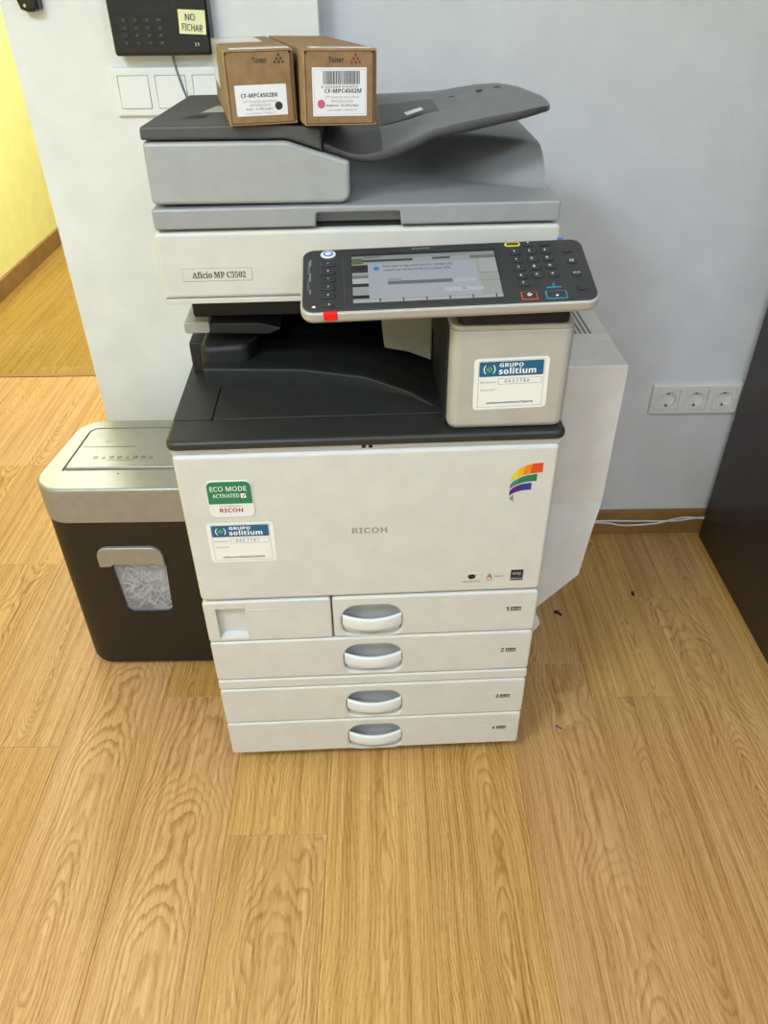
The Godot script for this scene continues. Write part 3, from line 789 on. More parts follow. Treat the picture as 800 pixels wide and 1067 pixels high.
	for i in 4:
		var a: Array = R[i]; var b: Array = R[i + 1]
		var n := Vector3(0, -(b[2] - a[2]), -(b[0] - a[0])).normalized()
		if n.z < 0: n = -n
		mb.face(Vector3(0.2915, a[0], a[2]), Vector3(a[1], a[0], a[2]), Vector3(b[1], b[0], b[2]), Vector3(0.2915, b[0], b[2]), n)
		var sn := Vector3(-(b[0] - a[0]), b[1] - a[1], 0).normalized()
		mb.face(Vector3(a[1], a[0], a[2]), Vector3(b[1], b[0], b[2]), Vector3(b[1], b[0], -0.56), Vector3(a[1], a[0], -0.56), sn)
	mb.face(Vector3(0.2915, 0.230, -0.18), Vector3(0.336, 0.230, -0.18), Vector3(0.336, 0.230, -0.56), Vector3(0.2915, 0.230, -0.56), Vector3(0, -1, 0))
	mb.face(Vector3(0.2915, 0.230, -0.56), Vector3(0.42, 0.342, -0.56), Vector3(0.42, 0.824, -0.56), Vector3(0.2915, 0.824, -0.56), Vector3(0, 0, -1))
	# top: a gentle rise from the front edge, then flat
	var prof := [[-0.1190, 0.8240], [-0.1220, 0.8262], [-0.205, 0.8300], [-0.222, 0.8345], [-0.56, 0.8345]]
	for i in 4:
		var a: Array = prof[i]; var b: Array = prof[i + 1]
		var n := Vector3(0, -(b[0] - a[0]), b[1] - a[1]).normalized()
		mb.face(Vector3(0.2915, a[1], a[0]), Vector3(0.4200 - (a[1] - 0.824) * 0.5, a[1], a[0]), Vector3(0.4200 - (b[1] - 0.824) * 0.5, b[1], b[0]), Vector3(0.2915, b[1], b[0]), n)
		mb.face(Vector3(0.42, 0.8240, a[0]), Vector3(0.42, 0.8240, b[0]), Vector3(0.4200 - (b[1] - 0.824) * 0.5, b[1], b[0]), Vector3(0.4200 - (a[1] - 0.824) * 0.5, a[1], a[0]), Vector3(1, 0.4, 0))
	var side := build(mb, "side_unit", M.white, c)
	for i in 6:
		mb = MB.new(); box(mb, 0.342 + i * 0.0082, 0.3458 + i * 0.0082, 0.8340, 0.8349, -0.40, -0.226)
		build(mb, "vent_slot", M.vent, side)
	mb = MB.new(); box(mb, 0.2950, 0.3000, 0.40, 0.824, -0.13, -0.06)
	build(mb, "side_gap", M.black, c)
	panel(c)

# ---------------------------------------------------------------- control panel of the copier
func panel(c: Node3D) -> void:
	var ex := Vector3(0.99981, 0.01929, 0.0).normalized()
	var nz := Vector3(-0.01851, 0.95934, 0.28166); nz = (nz - ex * nz.dot(ex)).normalized()
	var ey := nz.cross(ex)
	var xf := Transform3D(Basis(ex, ey, nz), Vector3(0.1133, 1.00905, -0.035))
	var mb := MB.new()
	extr(mb, rrect(-0.196, 0.196, -0.0690, 0.0690, 0.017, 7), -0.0200, 0.0, 0.003, 0.011, [], 0.0, 4)
	var p := build(mb, "control_panel", M.silver_plastic, c, xf)
	mb = MB.new()
	var win := rrect(-0.1275, 0.0710, -0.0530, 0.0525, 0.001, 2)
	extr(mb, rrect(-0.1932, 0.1932, -0.0655, 0.0665, 0.0155, 7), 0.0, 0.0022, 0.0008, 0.0, [win], 0.0018)
	build(mb, "panel_face", M.panel_face, p)
	# screen
	var im := Image.create_empty(400, 210, false, Image.FORMAT_RGB8)
	im.fill(rgb(196, 203, 198))
	var bar := func(x0: int, y0: int, w: int, h: int, col: Color): im.fill_rect(Rect2i(x0, y0, w, h), col)
	bar.call(0, 0, 400, 18, rgb(176, 186, 182)); bar.call(0, 0, 400, 4, rgb(60, 66, 66))
	bar.call(30, 21, 140, 11, rgb(96, 104, 102)); bar.call(225, 20, 50, 10, rgb(106, 114, 112)); bar.call(330, 20, 70, 14, rgb(140, 150, 146))
	bar.call(0, 14, 32, 26, rgb(120, 138, 96))
	bar.call(0, 44, 46, 34, rgb(70, 74, 72)); bar.call(0, 58, 46, 3, rgb(44, 48, 48))
	bar.call(0, 90, 46, 14, rgb(150, 158, 154)); bar.call(0, 104, 46, 22, rgb(226, 230, 228)); bar.call(0, 126, 46, 14, rgb(66, 72, 70))
	bar.call(0, 176, 48, 14, rgb(52, 58, 56))
	bar.call(44, 40, 300, 152, rgb(206, 213, 224))
	bar.call(96, 120, 176, 15, rgb(132, 138, 140)); bar.call(276, 120, 60, 15, rgb(222, 226, 234)); bar.call(246, 158, 106, 15, rgb(228, 232, 238))
	bar.call(352, 38, 48, 60, rgb(208, 214, 210)); bar.call(352, 98, 48, 2, rgb(150, 158, 154)); bar.call(352, 132, 48, 2, rgb(160, 168, 164))
	bar.call(0, 196, 400, 14, rgb(212, 218, 214))
	for i in 6: bar.call(70 + i * 62, 192, 4, 14, rgb(96, 104, 100))
	var sm := mat(Color.WHITE, 0.25)
	var tx := ImageTexture.create_from_image(im)
	sm.albedo_texture = tx; sm.albedo_color = Color(0.25, 0.25, 0.25)
	sm.emission_enabled = true; sm.emission_texture = tx; sm.emission = Color.WHITE; sm.emission_operator = BaseMaterial3D.EMISSION_OP_MULTIPLY; sm.emission_energy_multiplier = 0.44
	mb = MB.new(); mb.face(Vector3(-0.1268, -0.0524, 0.0007), Vector3(0.0702, -0.0524, 0.0007), Vector3(0.0702, 0.0518, 0.0007), Vector3(-0.1268, 0.0518, 0.0007), Vector3(0, 0, 1), true)
	build(mb, "screen", sm, p)
	text("Para usar la siguiente función, teclear cód.", 0.096, 0.0062, M.print_screen, p, at(-0.037, 0.0245, 0.0010))
	text("usuario con teclas numéricas y pulsar [OK].", 0.092, 0.0062, M.print_screen, p, at(-0.038, 0.0160, 0.0010))
	text("Escáner", 0.022, 0.0045, M.print_screen, p, at(-0.098, 0.0468, 0.0010))
	text("Usuario", 0.017, 0.0042, M.print_screen, p, at(-0.070, -0.0040, 0.0010))
	text("OK", 0.006, 0.0040, M.print_screen, p, at(0.0205, -0.0300, 0.0010))
	mb = MB.new(); extr(mb, circle(-0.0935, 0.0205, 0.0040, 16), 0.0008, 0.0011)
	build(mb, "screen_mark", M.key_blue, p)
	text("RICOH", 0.024, 0.0032, M.print_grey, p, at(-0.030, 0.0600, 0.0025), "Droid Sans", 700)
	# keys
	var key := func(x: float, y: float, w: float, h: float, m: Material, r := 0.003):
		var kb := MB.new(); extr(kb, rrect(x - w / 2, x + w / 2, y - h / 2, y + h / 2, r, 4), 0.0022, 0.0046, 0.0012, 0.0, [], 0.0, 2)
		build(kb, "key", m, p)
	var legend := func(s: String, x: float, y: float, h := 0.0036):
		text(s, h * 0.72 * s.length(), h, M.print_white, p, at(x, y, 0.0049))
	var diamond := func(x: float, y: float, r: float, z: float):
		var kb := MB.new(); extr(kb, outline([Vector2(x - r, y), Vector2(x, y - r), Vector2(x + r, y), Vector2(x, y + r)], 0.0), z, z + 0.0005)
		build(kb, "key_mark", M.print_white, p)
	mb = MB.new(); extr(mb, circle(-0.1587, 0.0548, 0.0105, 24, 0.0085), 0.0022, 0.0036, 0.0010)
	build(mb, "home_key", M.key_white, p)
	mb = MB.new(); extr(mb, circle(-0.1587, 0.0548, 0.0070, 20, 0.0058), 0.0036, 0.0040)
	build(mb, "home_ring", M.key_blue, p)
	mb = MB.new(); extr(mb, circle(-0.1587, 0.0548, 0.0048, 20, 0.0038), 0.0040, 0.0043)
	build(mb, "home_centre", M.key_white, p)
	for i in 5:
		key.call(-0.159, 0.0315 - 0.0172 * i, 0.020, 0.0085, M.key_dark)
		legend.call(["A", "B", "C", "D", "E"][i], -0.159, 0.0325 - 0.0172 * i, 0.0030)
	mb = MB.new()
	for i in 3: extr(mb, rrect(-0.1842, -0.1822, [0.030, -0.003, -0.030][i], [0.044, 0.014, -0.021][i]), 0.0022, 0.0025)
	build(mb, "side_print", M.print_grey, p)
	text("Funciones", 0.026, 0.0030, M.print_grey, p, Transform3D(Basis(Vector3(0, 0, 1), PI / 2), Vector3(-0.1855, 0.026, 0.0024)))
	text("Copiadora", 0.026, 0.0030, M.print_grey, p, Transform3D(Basis(Vector3(0, 0, 1), PI / 2), Vector3(-0.1855, -0.010, 0.0024)))
	mb = MB.new()
	extr(mb, rrect(-0.1385, -0.1378, -0.052, 0.044), 0.0022, 0.0025)
	build(mb, "side_line", M.print_grey_dark, p)
	key.call(-0.1582, -0.0560, 0.014, 0.0060, M.key_dark, 0.002)
	legend.call("O", -0.1582, -0.0560, 0.0030)
	diamond.call(-0.1781, -0.0575, 0.0026, 0.0022)
	# yellow oval and two function keys
	mb = MB.new(); extr(mb, rrect(0.0865, 0.1085, 0.0550, 0.0640, 0.0042, 5), 0.0022, 0.0030)
	build(mb, "oval_key", M.key_yellow, p)
	mb = MB.new(); extr(mb, rrect(0.0890, 0.1060, 0.0572, 0.0618, 0.0022, 4), 0.0030, 0.0036)
	build(mb, "oval_centre", M.key_dark, p)
	key.call(0.1190, 0.0570, 0.014, 0.0065, M.key_dark); legend.call("i", 0.119, 0.0590, 0.0028)
	key.call(0.1415, 0.0572, 0.014, 0.0065, M.key_dark)
	var names := [["1", "2", "3"], ["4", "5", "6"], ["7", "8", "9"], ["*", "0", "#"]]
	for r in 4:
		for q in 3:
			var kx: float = 0.0985 + 0.0213 * q + 0.0005 * r
			var ky: float = 0.0395 - 0.0178 * r + 0.0006 * q
			key.call(kx, ky, 0.0155, 0.0090, M.key_dark, 0.0035)
			legend.call(names[r][q], kx - 0.002, ky + 0.001, 0.0042)
	key.call(0.1006, -0.0295, 0.0155, 0.0085, M.key_dark, 0.0035); legend.call("C", 0.099, -0.0285, 0.0038)
	for r in 4:
		key.call([0.1700, 0.1715, 0.1728, 0.1745][r], [0.0400, 0.0140, -0.0135, -0.0420][r], 0.0140, 0.0085, M.key_dark)
	legend.call("II", 0.1715, 0.0150, 0.0040); legend.call("@/US", 0.1728, -0.0125, 0.0032)
	# start light, stop and start keys with coloured frames
	mb = MB.new(); extr(mb, rrect(0.1250, 0.1500, -0.0395, -0.0310, 0.003), 0.0022, 0.0032, 0.0006)
	build(mb, "function_key", M.key_dark, p)
	mb = MB.new(); extr(mb, rrect(0.1280, 0.1480, -0.0400, -0.0385, 0.0006), 0.0022, 0.0036)
	build(mb, "blue_line", M.key_blue_frame, p)
	text("3", 0.0040, 0.0055, M.key_blue_frame, p, at(0.1377, -0.0345, 0.0036), "Droid Sans", 700)
	for q in [[0.1030, 0.0105, M.key_orange], [0.1385, 0.0140, M.key_blue_frame]]:
		mb = MB.new()
		extr(mb, rrect(q[0] - q[1], q[0] + q[1], -0.0625, -0.0465, 0.002), 0.0022, 0.0030)
		build(mb, "key_frame", q[2], p)
		mb = MB.new()
		extr(mb, rrect(q[0] - q[1] + 0.0016, q[0] + q[1] - 0.0016, -0.0609, -0.0481, 0.0015), 0.0030, 0.0042, 0.0008, 0.0, [], 0.0, 2)
		build(mb, "key", M.key_dark, p)
	diamond.call(0.1030, -0.0540, 0.0034, 0.0042); diamond.call(0.1385, -0.0580, 0.0020, 0.0042)
	mb = MB.new(); extr(mb, circle(0.1030, -0.0540, 0.0012, 10), 0.0046, 0.0049)
	build(mb, "key_mark", M.key_dark, p)
	# blue tab on the far rim and a red tab on the near rim
	mb = MB.new(); box(mb, 0.1625, 0.1705, 0.0655, 0.0705, -0.004, 0.0028, 0.001, 0.0008)
	build(mb, "blue_lamp_cover", M.key_blue, p)
	mb = MB.new(); box(mb, -0.1660, -0.1480, -0.0705, -0.0655, -0.0110, 0.0014, 0.0015, 0.001)
	var red := build(mb, "red_tab", M.red, p)
	red.set_meta("label", "bright red tab on the rim of the control panel")

# ---------------------------------------------------------------- toner boxes
func toner_box(label: String, corner: Vector3, back: Vector3, roll: float, w: float, h: float, l: float, magenta: bool) -> void:
	var cx_ := Transform3D(Basis(Vector3.UP, 0.0355), Vector3(-0.0237, 0, -0.9797))   # given in the copier's axes
	corner = cx_ * corner
	var z := -(cx_.basis * back).normalized()
	var x := Vector3(0, 1, 0).cross(z).normalized()
	var y := z.cross(x)
	var t := thing("toner_box", label, "box", Transform3D(Basis(x, y, z) * Basis(Vector3(0, 0, 1), roll), corner), "cardboard toner boxes on the document feeder")
	var mb := MB.new()
	# sleeve: four walls a little proud of the tucked front flap
	var k := 0.0025
	extr(mb, rrect(0, w, 0, h, 0.0015, 2), -l, 0.0, 0.0006, 0.001, [rrect(k, w - k, k * 0.6, h - k, 0.0005, 1)], 0.004)
	build(mb, "sleeve", M.card, t)
	mb = MB.new(); extr(mb, rrect(k + 0.0008, w - k - 0.0018, 0.0022, h - k - 0.0006, 0.0008, 2), -0.0035, -0.0008, 0.0007)
	build(mb, "front_flap", M.card_front, t)
	# raw corrugated edge of the side wall
	mb = MB.new(); box(mb, w - 0.0022, w - 0.0006, 0.003, h - 0.003, -0.001, 0.0002)
	build(mb, "raw_edge", M.card_edge, t)
	# dark slits at the flap's corners
	mb = MB.new(); box(mb, 0.002, 0.0050, h - 0.0055, h - 0.0028, -0.003, -0.0004); build(mb, "slit", M.black, t)
	mb = MB.new(); box(mb, w - 0.0055, w - 0.0022, h - 0.0050, h - 0.0026, -0.003, -0.0004); build(mb, "slit", M.black, t)
	# packing tape over the top edge
	mb = MB.new(); extr(mb, rrect(0.010, w - 0.004, 0.0, 0.030), 0.0, 0.0003)
	build(mb, "tape", M.tape, t, Transform3D(PLAN, Vector3(0, h + 0.0001, 0)))
	if not magenta:
		mb = MB.new(); extr(mb, rrect(-0.0002, w * 0.75, 0.17, l - 0.02), 0.0, 0.0003)
		build(mb, "tape", M.tape, t, Transform3D(PLAN, Vector3(0, h + 0.0001, 0)))
		mb = MB.new(); box(mb, -0.0004, -0.0001, h * 0.35, h, -l + 0.02, -0.17)
		build(mb, "tape", M.tape, t)
	var f := -0.0006
	var ink: Material = M.ink_red if magenta else M.print_dark
	text("Toner", w * 0.20, h * 0.072, M.print_dark, t, at(w * (0.45 if magenta else 0.515), h * 0.855, f), "Droid Sans", 700)
	for d in [[0, 2], [-1, 1], [1, 1], [-2, 0], [0, 0], [2, 0]]:
		mb = MB.new(); extr(mb, circle(w * (0.715 if magenta else 0.79) + d[0] * 0.0026, h * 0.825 + d[1] * 0.0038, 0.0015, 10), -0.0008, -0.0005)
		build(mb, "printed_dot", ink, t)
	var lx0 := w * 0.12; var lx1 := w * 0.865
	var ly1 := h * (0.76 if magenta else 0.54); var ly0 := h * 0.125
	mb = MB.new(); extr(mb, rrect(lx0, lx1, ly0, ly1, 0.001, 2), -0.0008, -0.0004)
	var lb := build(mb, "label", M.paper_gloss, t)
	var lw := lx1 - lx0; var lh := ly1 - ly0; var cx := (lx0 + lx1) * 0.5
	f = -0.0003
	if magenta:
		mb = MB.new()
		for r in [[0.03, 0.034, 0.04, 0.96], [0.966, 0.97, 0.04, 0.96], [0.03, 0.97, 0.04, 0.044], [0.03, 0.97, 0.956, 0.96]]:
			extr(mb, rrect(lx0 + lw * r[0], lx0 + lw * r[1], ly0 + lh * r[2], ly0 + lh * r[3]), -0.0004, -0.0003)
		build(mb, "label_line", M.print_grey, lb)
		var rng := RandomNumberGenerator.new(); rng.seed = 5
		var bx := lx0 + lw * 0.20
		mb = MB.new()
		while bx < lx0 + lw * 0.86:
			var bw := rng.randf_range(0.0004, 0.0014)
			extr(mb, rrect(bx, bx + bw, ly0 + lh * 0.66, ly0 + lh * 0.93), -0.0004, -0.00025)
			bx += bw + rng.randf_range(0.0004, 0.0011)
		build(mb, "barcode", M.print_dark, lb)
		text("8 435068 654850", lw * 0.68, lh * 0.045, M.print_dark, lb, at(cx, ly0 + lh * 0.61, f))
		text("CF-MPC4502M", lw * 0.68, lh * 0.085, M.print_dark, lb, at(cx + lw * 0.06, ly0 + lh * 0.525, f), "Droid Sans", 700)
		text("CPP Toner for use in Ricoh", lw * 0.64, lh * 0.052, M.print_grey, lb, at(cx + lw * 0.04, ly0 + lh * 0.40, f))
		text("MPC4502/5502", lw * 0.40, lh * 0.050, M.print_grey, lb, at(cx + lw * 0.04, ly0 + lh * 0.31, f))
		text("Magenta - 22,500 pages", lw * 0.60, lh * 0.052, M.print_dark, lb, at(cx + lw * 0.05, ly0 + lh * 0.22, f))
		text("Lot number: 170216.10", lw * 0.54, lh * 0.045, M.print_grey, lb, at(cx + lw * 0.04, ly0 + lh * 0.13, f))
		mb = MB.new(); extr(mb, circle(lx0 + lw * 0.155, ly0 + lh * 0.255, lw * 0.072, 18), -0.0004, -0.00028)
		build(mb, "round_seal", M.seal_pink, lb)
	else:
		text("CF-MPC4502BK", lw * 0.72, lh * 0.135, M.print_dark, lb, at(cx - lw * 0.03, ly0 + lh * 0.665, f), "Droid Sans", 700)
		text("CPP Toner for use in Ricoh", lw * 0.66, lh * 0.085, M.print_grey, lb, at(cx - lw * 0.03, ly0 + lh * 0.47, f))
		text("MPC4502/5502", lw * 0.40, lh * 0.085, M.print_grey, lb, at(cx - lw * 0.03, ly0 + lh * 0.345, f))
		text("Black - 31,000 pages", lw * 0.52, lh * 0.085, M.print_dark, lb, at(cx - lw * 0.05, ly0 + lh * 0.215, f))
		text("Lot number: 170305.21", lw * 0.56, lh * 0.065, M.print_grey, lb, at(cx - lw * 0.03, ly0 + lh * 0.085, f))
		mb = MB.new(); extr(mb, circle(lx0 + lw * 0.83, ly0 + lh * 0.30, lw * 0.075, 18), -0.0004, -0.00028)
		build(mb, "round_seal", M.print_dark, lb)

# ---------------------------------------------------------------- shredder
func shredder() -> void:
	var t := thing("paper_shredder", "black paper shredder with silver lid and window beside the photocopier", "shredder")
	var ol := outline([Vector2(-0.704, 1.244), Vector2(-0.338, 1.244), Vector2(-0.345, 1.508), Vector2(-0.672, 1.508)], [0.055, 0.05, 0.05, 0.06], 8)
	var win := outline([Vector2(-0.5720, 0.1765), Vector2(-0.4730, 0.1765), Vector2(-0.4640, 0.3190), Vector2(-0.5790, 0.3190)], [0.016, 0.016, 0.003, 0.003], 5)
	var mb := MB.new()
	var rows := [[0.010, 0.010], [0.003, 0.013], [0.0, 0.022], [0.0, 0.4285]]
	var k: int = ol[0].size()
	for r in 3:
		for i in k:
			var j := (i + 1) % k
			if r == 2 and ol[1][i].distance_to(Vector2(0, -1)) < 0.02 and ol[1][j].distance_to(Vector2(0, -1)) < 0.02: continue
			var q := []
			for e in [[i, r], [j, r], [j, r + 1], [i, r + 1]]:
				var p: Vector2 = ol[0][e[0]] - ol[2][e[0]] * rows[e[1]][0]
				q.append(Vector3(p.x, rows[e[1]][1], -p.y))
			var ni := Vector3(ol[1][i].x, -0.6 if r == 0 else 0.0, -ol[1][i].y); var nj := Vector3(ol[1][j].x, -0.6 if r == 0 else 0.0, -ol[1][j].y)
			mb.quad(q[0], q[1], q[2], q[3], ni, nj, nj, ni)
	var x0 := 9.0; var x1 := -9.0
	for i in k:
		if ol[1][i].distance_to(Vector2(0, -1)) < 0.02: x0 = minf(x0, ol[0][i].x); x1 = maxf(x1, ol[0][i].x)
	cap(mb, PackedVector2Array([Vector2(x0, 0.022), Vector2(x1, 0.022), Vector2(x1, 0.4285), Vector2(x0, 0.4285)]), -1.244, 1.0, [clean(win[0])])
	for i in win[0].size():
		var j: int = (i + 1) % win[0].size()
		var a: Vector2 = win[0][i]; var b: Vector2 = win[0][j]
		var n1 := Vector3(-win[1][i].x, -win[1][i].y, 0); var n2 := Vector3(-win[1][j].x, -win[1][j].y, 0)
		mb.quad(Vector3(a.x, a.y, -1.244), Vector3(b.x, b.y, -1.244), Vector3(b.x, b.y, -1.252), Vector3(a.x, a.y, -1.252), n1, n2, n2, n1)
	build(mb, "bin_body", M.shred_black, t)
	# hollow behind the window
	mb = MB.new()
	mb.face(Vector3(-0.63, 0.10, -1.34), Vector3(-0.41, 0.10, -1.34), Vector3(-0.41, 0.40, -1.34), Vector3(-0.63, 0.40, -1.34), Vector3(0, 0, 1))
	mb.face(Vector3(-0.63, 0.10, -1.2521), Vector3(-0.63, 0.10, -1.34), Vector3(-0.63, 0.40, -1.34), Vector3(-0.63, 0.40, -1.2521), Vector3(1, 0, 0))
	mb.face(Vector3(-0.41, 0.10, -1.2521), Vector3(-0.41, 0.10, -1.34), Vector3(-0.41, 0.40, -1.34), Vector3(-0.41, 0.40, -1.2521), Vector3(-1, 0, 0))
	mb.face(Vector3(-0.63, 0.40, -1.2521), Vector3(-0.41, 0.40, -1.2521), Vector3(-0.41, 0.40, -1.34), Vector3(-0.63, 0.40, -1.34), Vector3(0, -1, 0))
	mb.face(Vector3(-0.63, 0.10, -1.2521), Vector3(-0.41, 0.10, -1.2521), Vector3(-0.41, 0.10, -1.34), Vector3(-0.63, 0.10, -1.34), Vector3(0, 1, 0))
	build(mb, "bin_inside", M.bin_grey, t)
	mb = MB.new(); extr(mb, outline([Vector2(-0.5722, 0.1763), Vector2(-0.4728, 0.1763), Vector2(-0.4638, 0.3192), Vector2(-0.5792, 0.3192)], [0.016, 0.016, 0.003, 0.003], 5), -1.2490, -1.2475)
	build(mb, "window_pane", M.shred_glass, t)
	# silver pull
	mb = MB.new(); extr(mb, outline([Vector2(-0.6030, 0.3130), Vector2(-0.5800, 0.3130), Vector2(-0.5720, 0.3190), Vector2(-0.4860, 0.3190), Vector2(-0.4780, 0.3130), Vector2(-0.4640, 0.3130), Vector2(-0.4640, 0.3650), Vector2(-0.6030, 0.3650)], [0.001, 0.003, 0.003, 0.003, 0.003, 0.001, 0.026, 0.024], 6), -1.2440, -1.2360, 0.0035, 0.0, [], 0.0, 4)
	build(mb, "pull_handle", M.shred_silver, t)
	# lid: silver collar, sunken frame, feed panel
	var lo := outline([Vector2(-0.7075, 1.2395), Vector2(-0.336, 1.2395), Vector2(-0.342, 1.515), Vector2(-0.672, 1.515)], [0.060, 0.055, 0.05, 0.06], 9)
	mb = MB.new(); mb.x = Transform3D(PLAN, Vector3.ZERO)
	var sunk := outline([Vector2(-0.6560, 1.3080), Vector2(-0.380, 1.3080), Vector2(-0.392, 1.4790), Vector2(-0.6440, 1.4790)], [0.004, 0.004, 0.022, 0.022], 6)
	extr(mb, lo, 0.4290, 0.5120, 0.006, 0.003, [sunk], 0.005, 4)
	var lid := build(mb, "lid", M.shred_silver, t)
	mb = MB.new(); mb.x = Transform3D(PLAN, Vector3.ZERO)
	extr(mb, outline([Vector2(-0.6515, 1.3165), Vector2(-0.3830, 1.3165), Vector2(-0.395, 1.4740), Vector2(-0.6400, 1.4740)], [0.003, 0.003, 0.019, 0.019], 6), 0.5070, 0.5140, 0.003)
	build(mb, "feed_panel", M.shred_silver, lid)
	mb = MB.new(); box(mb, -0.6370, -0.5250, 0.5140, 0.5143, -1.3975, -1.3955)
	build(mb, "feed_slot", M.slot_grey, lid)
	for i in 8:
		mb = MB.new(); mb.x = Transform3D(PLAN, Vector3(-0.598 + 0.0165 * i, 0, -1.3540))
		if i % 3 == 1: extr(mb, outline([Vector2(-0.0045, -0.0045), Vector2(0.0045, -0.0045), Vector2(0, 0.0045)], 0.0), 0.5120, 0.5143, 0.0, 0.0, [outline([Vector2(-0.0028, -0.0033), Vector2(0.0028, -0.0033), Vector2(0, 0.0022)], 0.0)], 0.0003, 2, false)
		elif i % 3 == 2: extr(mb, circle(0, 0, 0.0052, 14), 0.5120, 0.5143, 0.0, 0.0, [circle(0, 0, 0.0034, 12)], 0.0003, 2, false)
		else: extr(mb, rrect(-0.0045, 0.0045, -0.0045, 0.0045, 0.001), 0.5120, 0.5143, 0.0, 0.0, [rrect(-0.0022, 0.0032, -0.0026, 0.0026)], 0.0003, 2, false)
		build(mb, "printed_symbol", M.symbol_grey, lid)
	mb = MB.new(); box(mb, -0.573, -0.515, 0.5140, 0.5142, -1.3440, -1.3425)
	build(mb, "printed_line", M.symbol_grey, lid)
	mb = MB.new(); mb.x = Transform3D(PLAN, Vector3(-0.590, 0, -1.418)); extr(mb, circle(0, 0, 0.0045, 14, 0.003), 0.5140, 0.5142)
	build(mb, "printed_symbol", M.symbol_pale, lid)
	for q in [[-0.437, -1.425], [-0.437, -1.410]]:
		mb = MB.new(); mb.x = Transform3D(PLAN, Vector3(q[0], 0, q[1])); extr(mb, rrect(-0.004, 0.004, -0.002, 0.002, 0.001), 0.5140, 0.5143)
		build(mb, "printed_symbol", M.symbol_grey, lid)
	mb = MB.new(); mb.x = Transform3D(PLAN, Vector3(-0.537, 0, -1.2960)); extr(mb, circle(0, 0, 0.0025, 10), 0.5120, 0.5123)
	build(mb, "printed_symbol", M.symbol_grey, lid)
	# shreds inside
	mb = MB.new()
	var rng := RandomNumberGenerator.new(); rng.seed = 21
	for i in 420:
		var c := Vector3(rng.randf_range(-0.615, -0.425), 0.115 + 0.175 * sqrt(rng.randf()), rng.randf_range(-1.325, -1.257))
		var a := rng.randf_range(0, TAU); var el := rng.randf_range(-0.5, 0.5)
		var d := Vector3(cos(a) * cos(el), sin(a) * cos(el), sin(el) * 0.5).normalized()
		var side := d.cross(Vector3(rng.randf() - 0.5, rng.randf() - 0.5, 1.0)).normalized() * rng.randf_range(0.0016, 0.0034)
		var bow := d.cross(side).normalized() * rng.randf_range(-0.006, 0.006)
		var L := rng.randf_range(0.010, 0.026)
		var g := []
		for s in 5:
			var f := -1.0 + 0.5 * s
			var p: Vector3 = c + d * L * f + bow * (1.0 - f * f)
			p.z = clampf(p.z, -1.335, -1.254); p.y = clampf(p.y, 0.102, 0.297)
			g.append([p - side, p + side])
		var nn: Vector3 = (g[2][0] - g[1][0]).cross(g[1][1] - g[1][0])
		net(mb, g, 1.0 if nn.z > 0 else -1.0)
	tag(build(mb, "shredded_paper", M.shreds), "white shredded paper behind the shredder's window", "paper", "", "stuff")

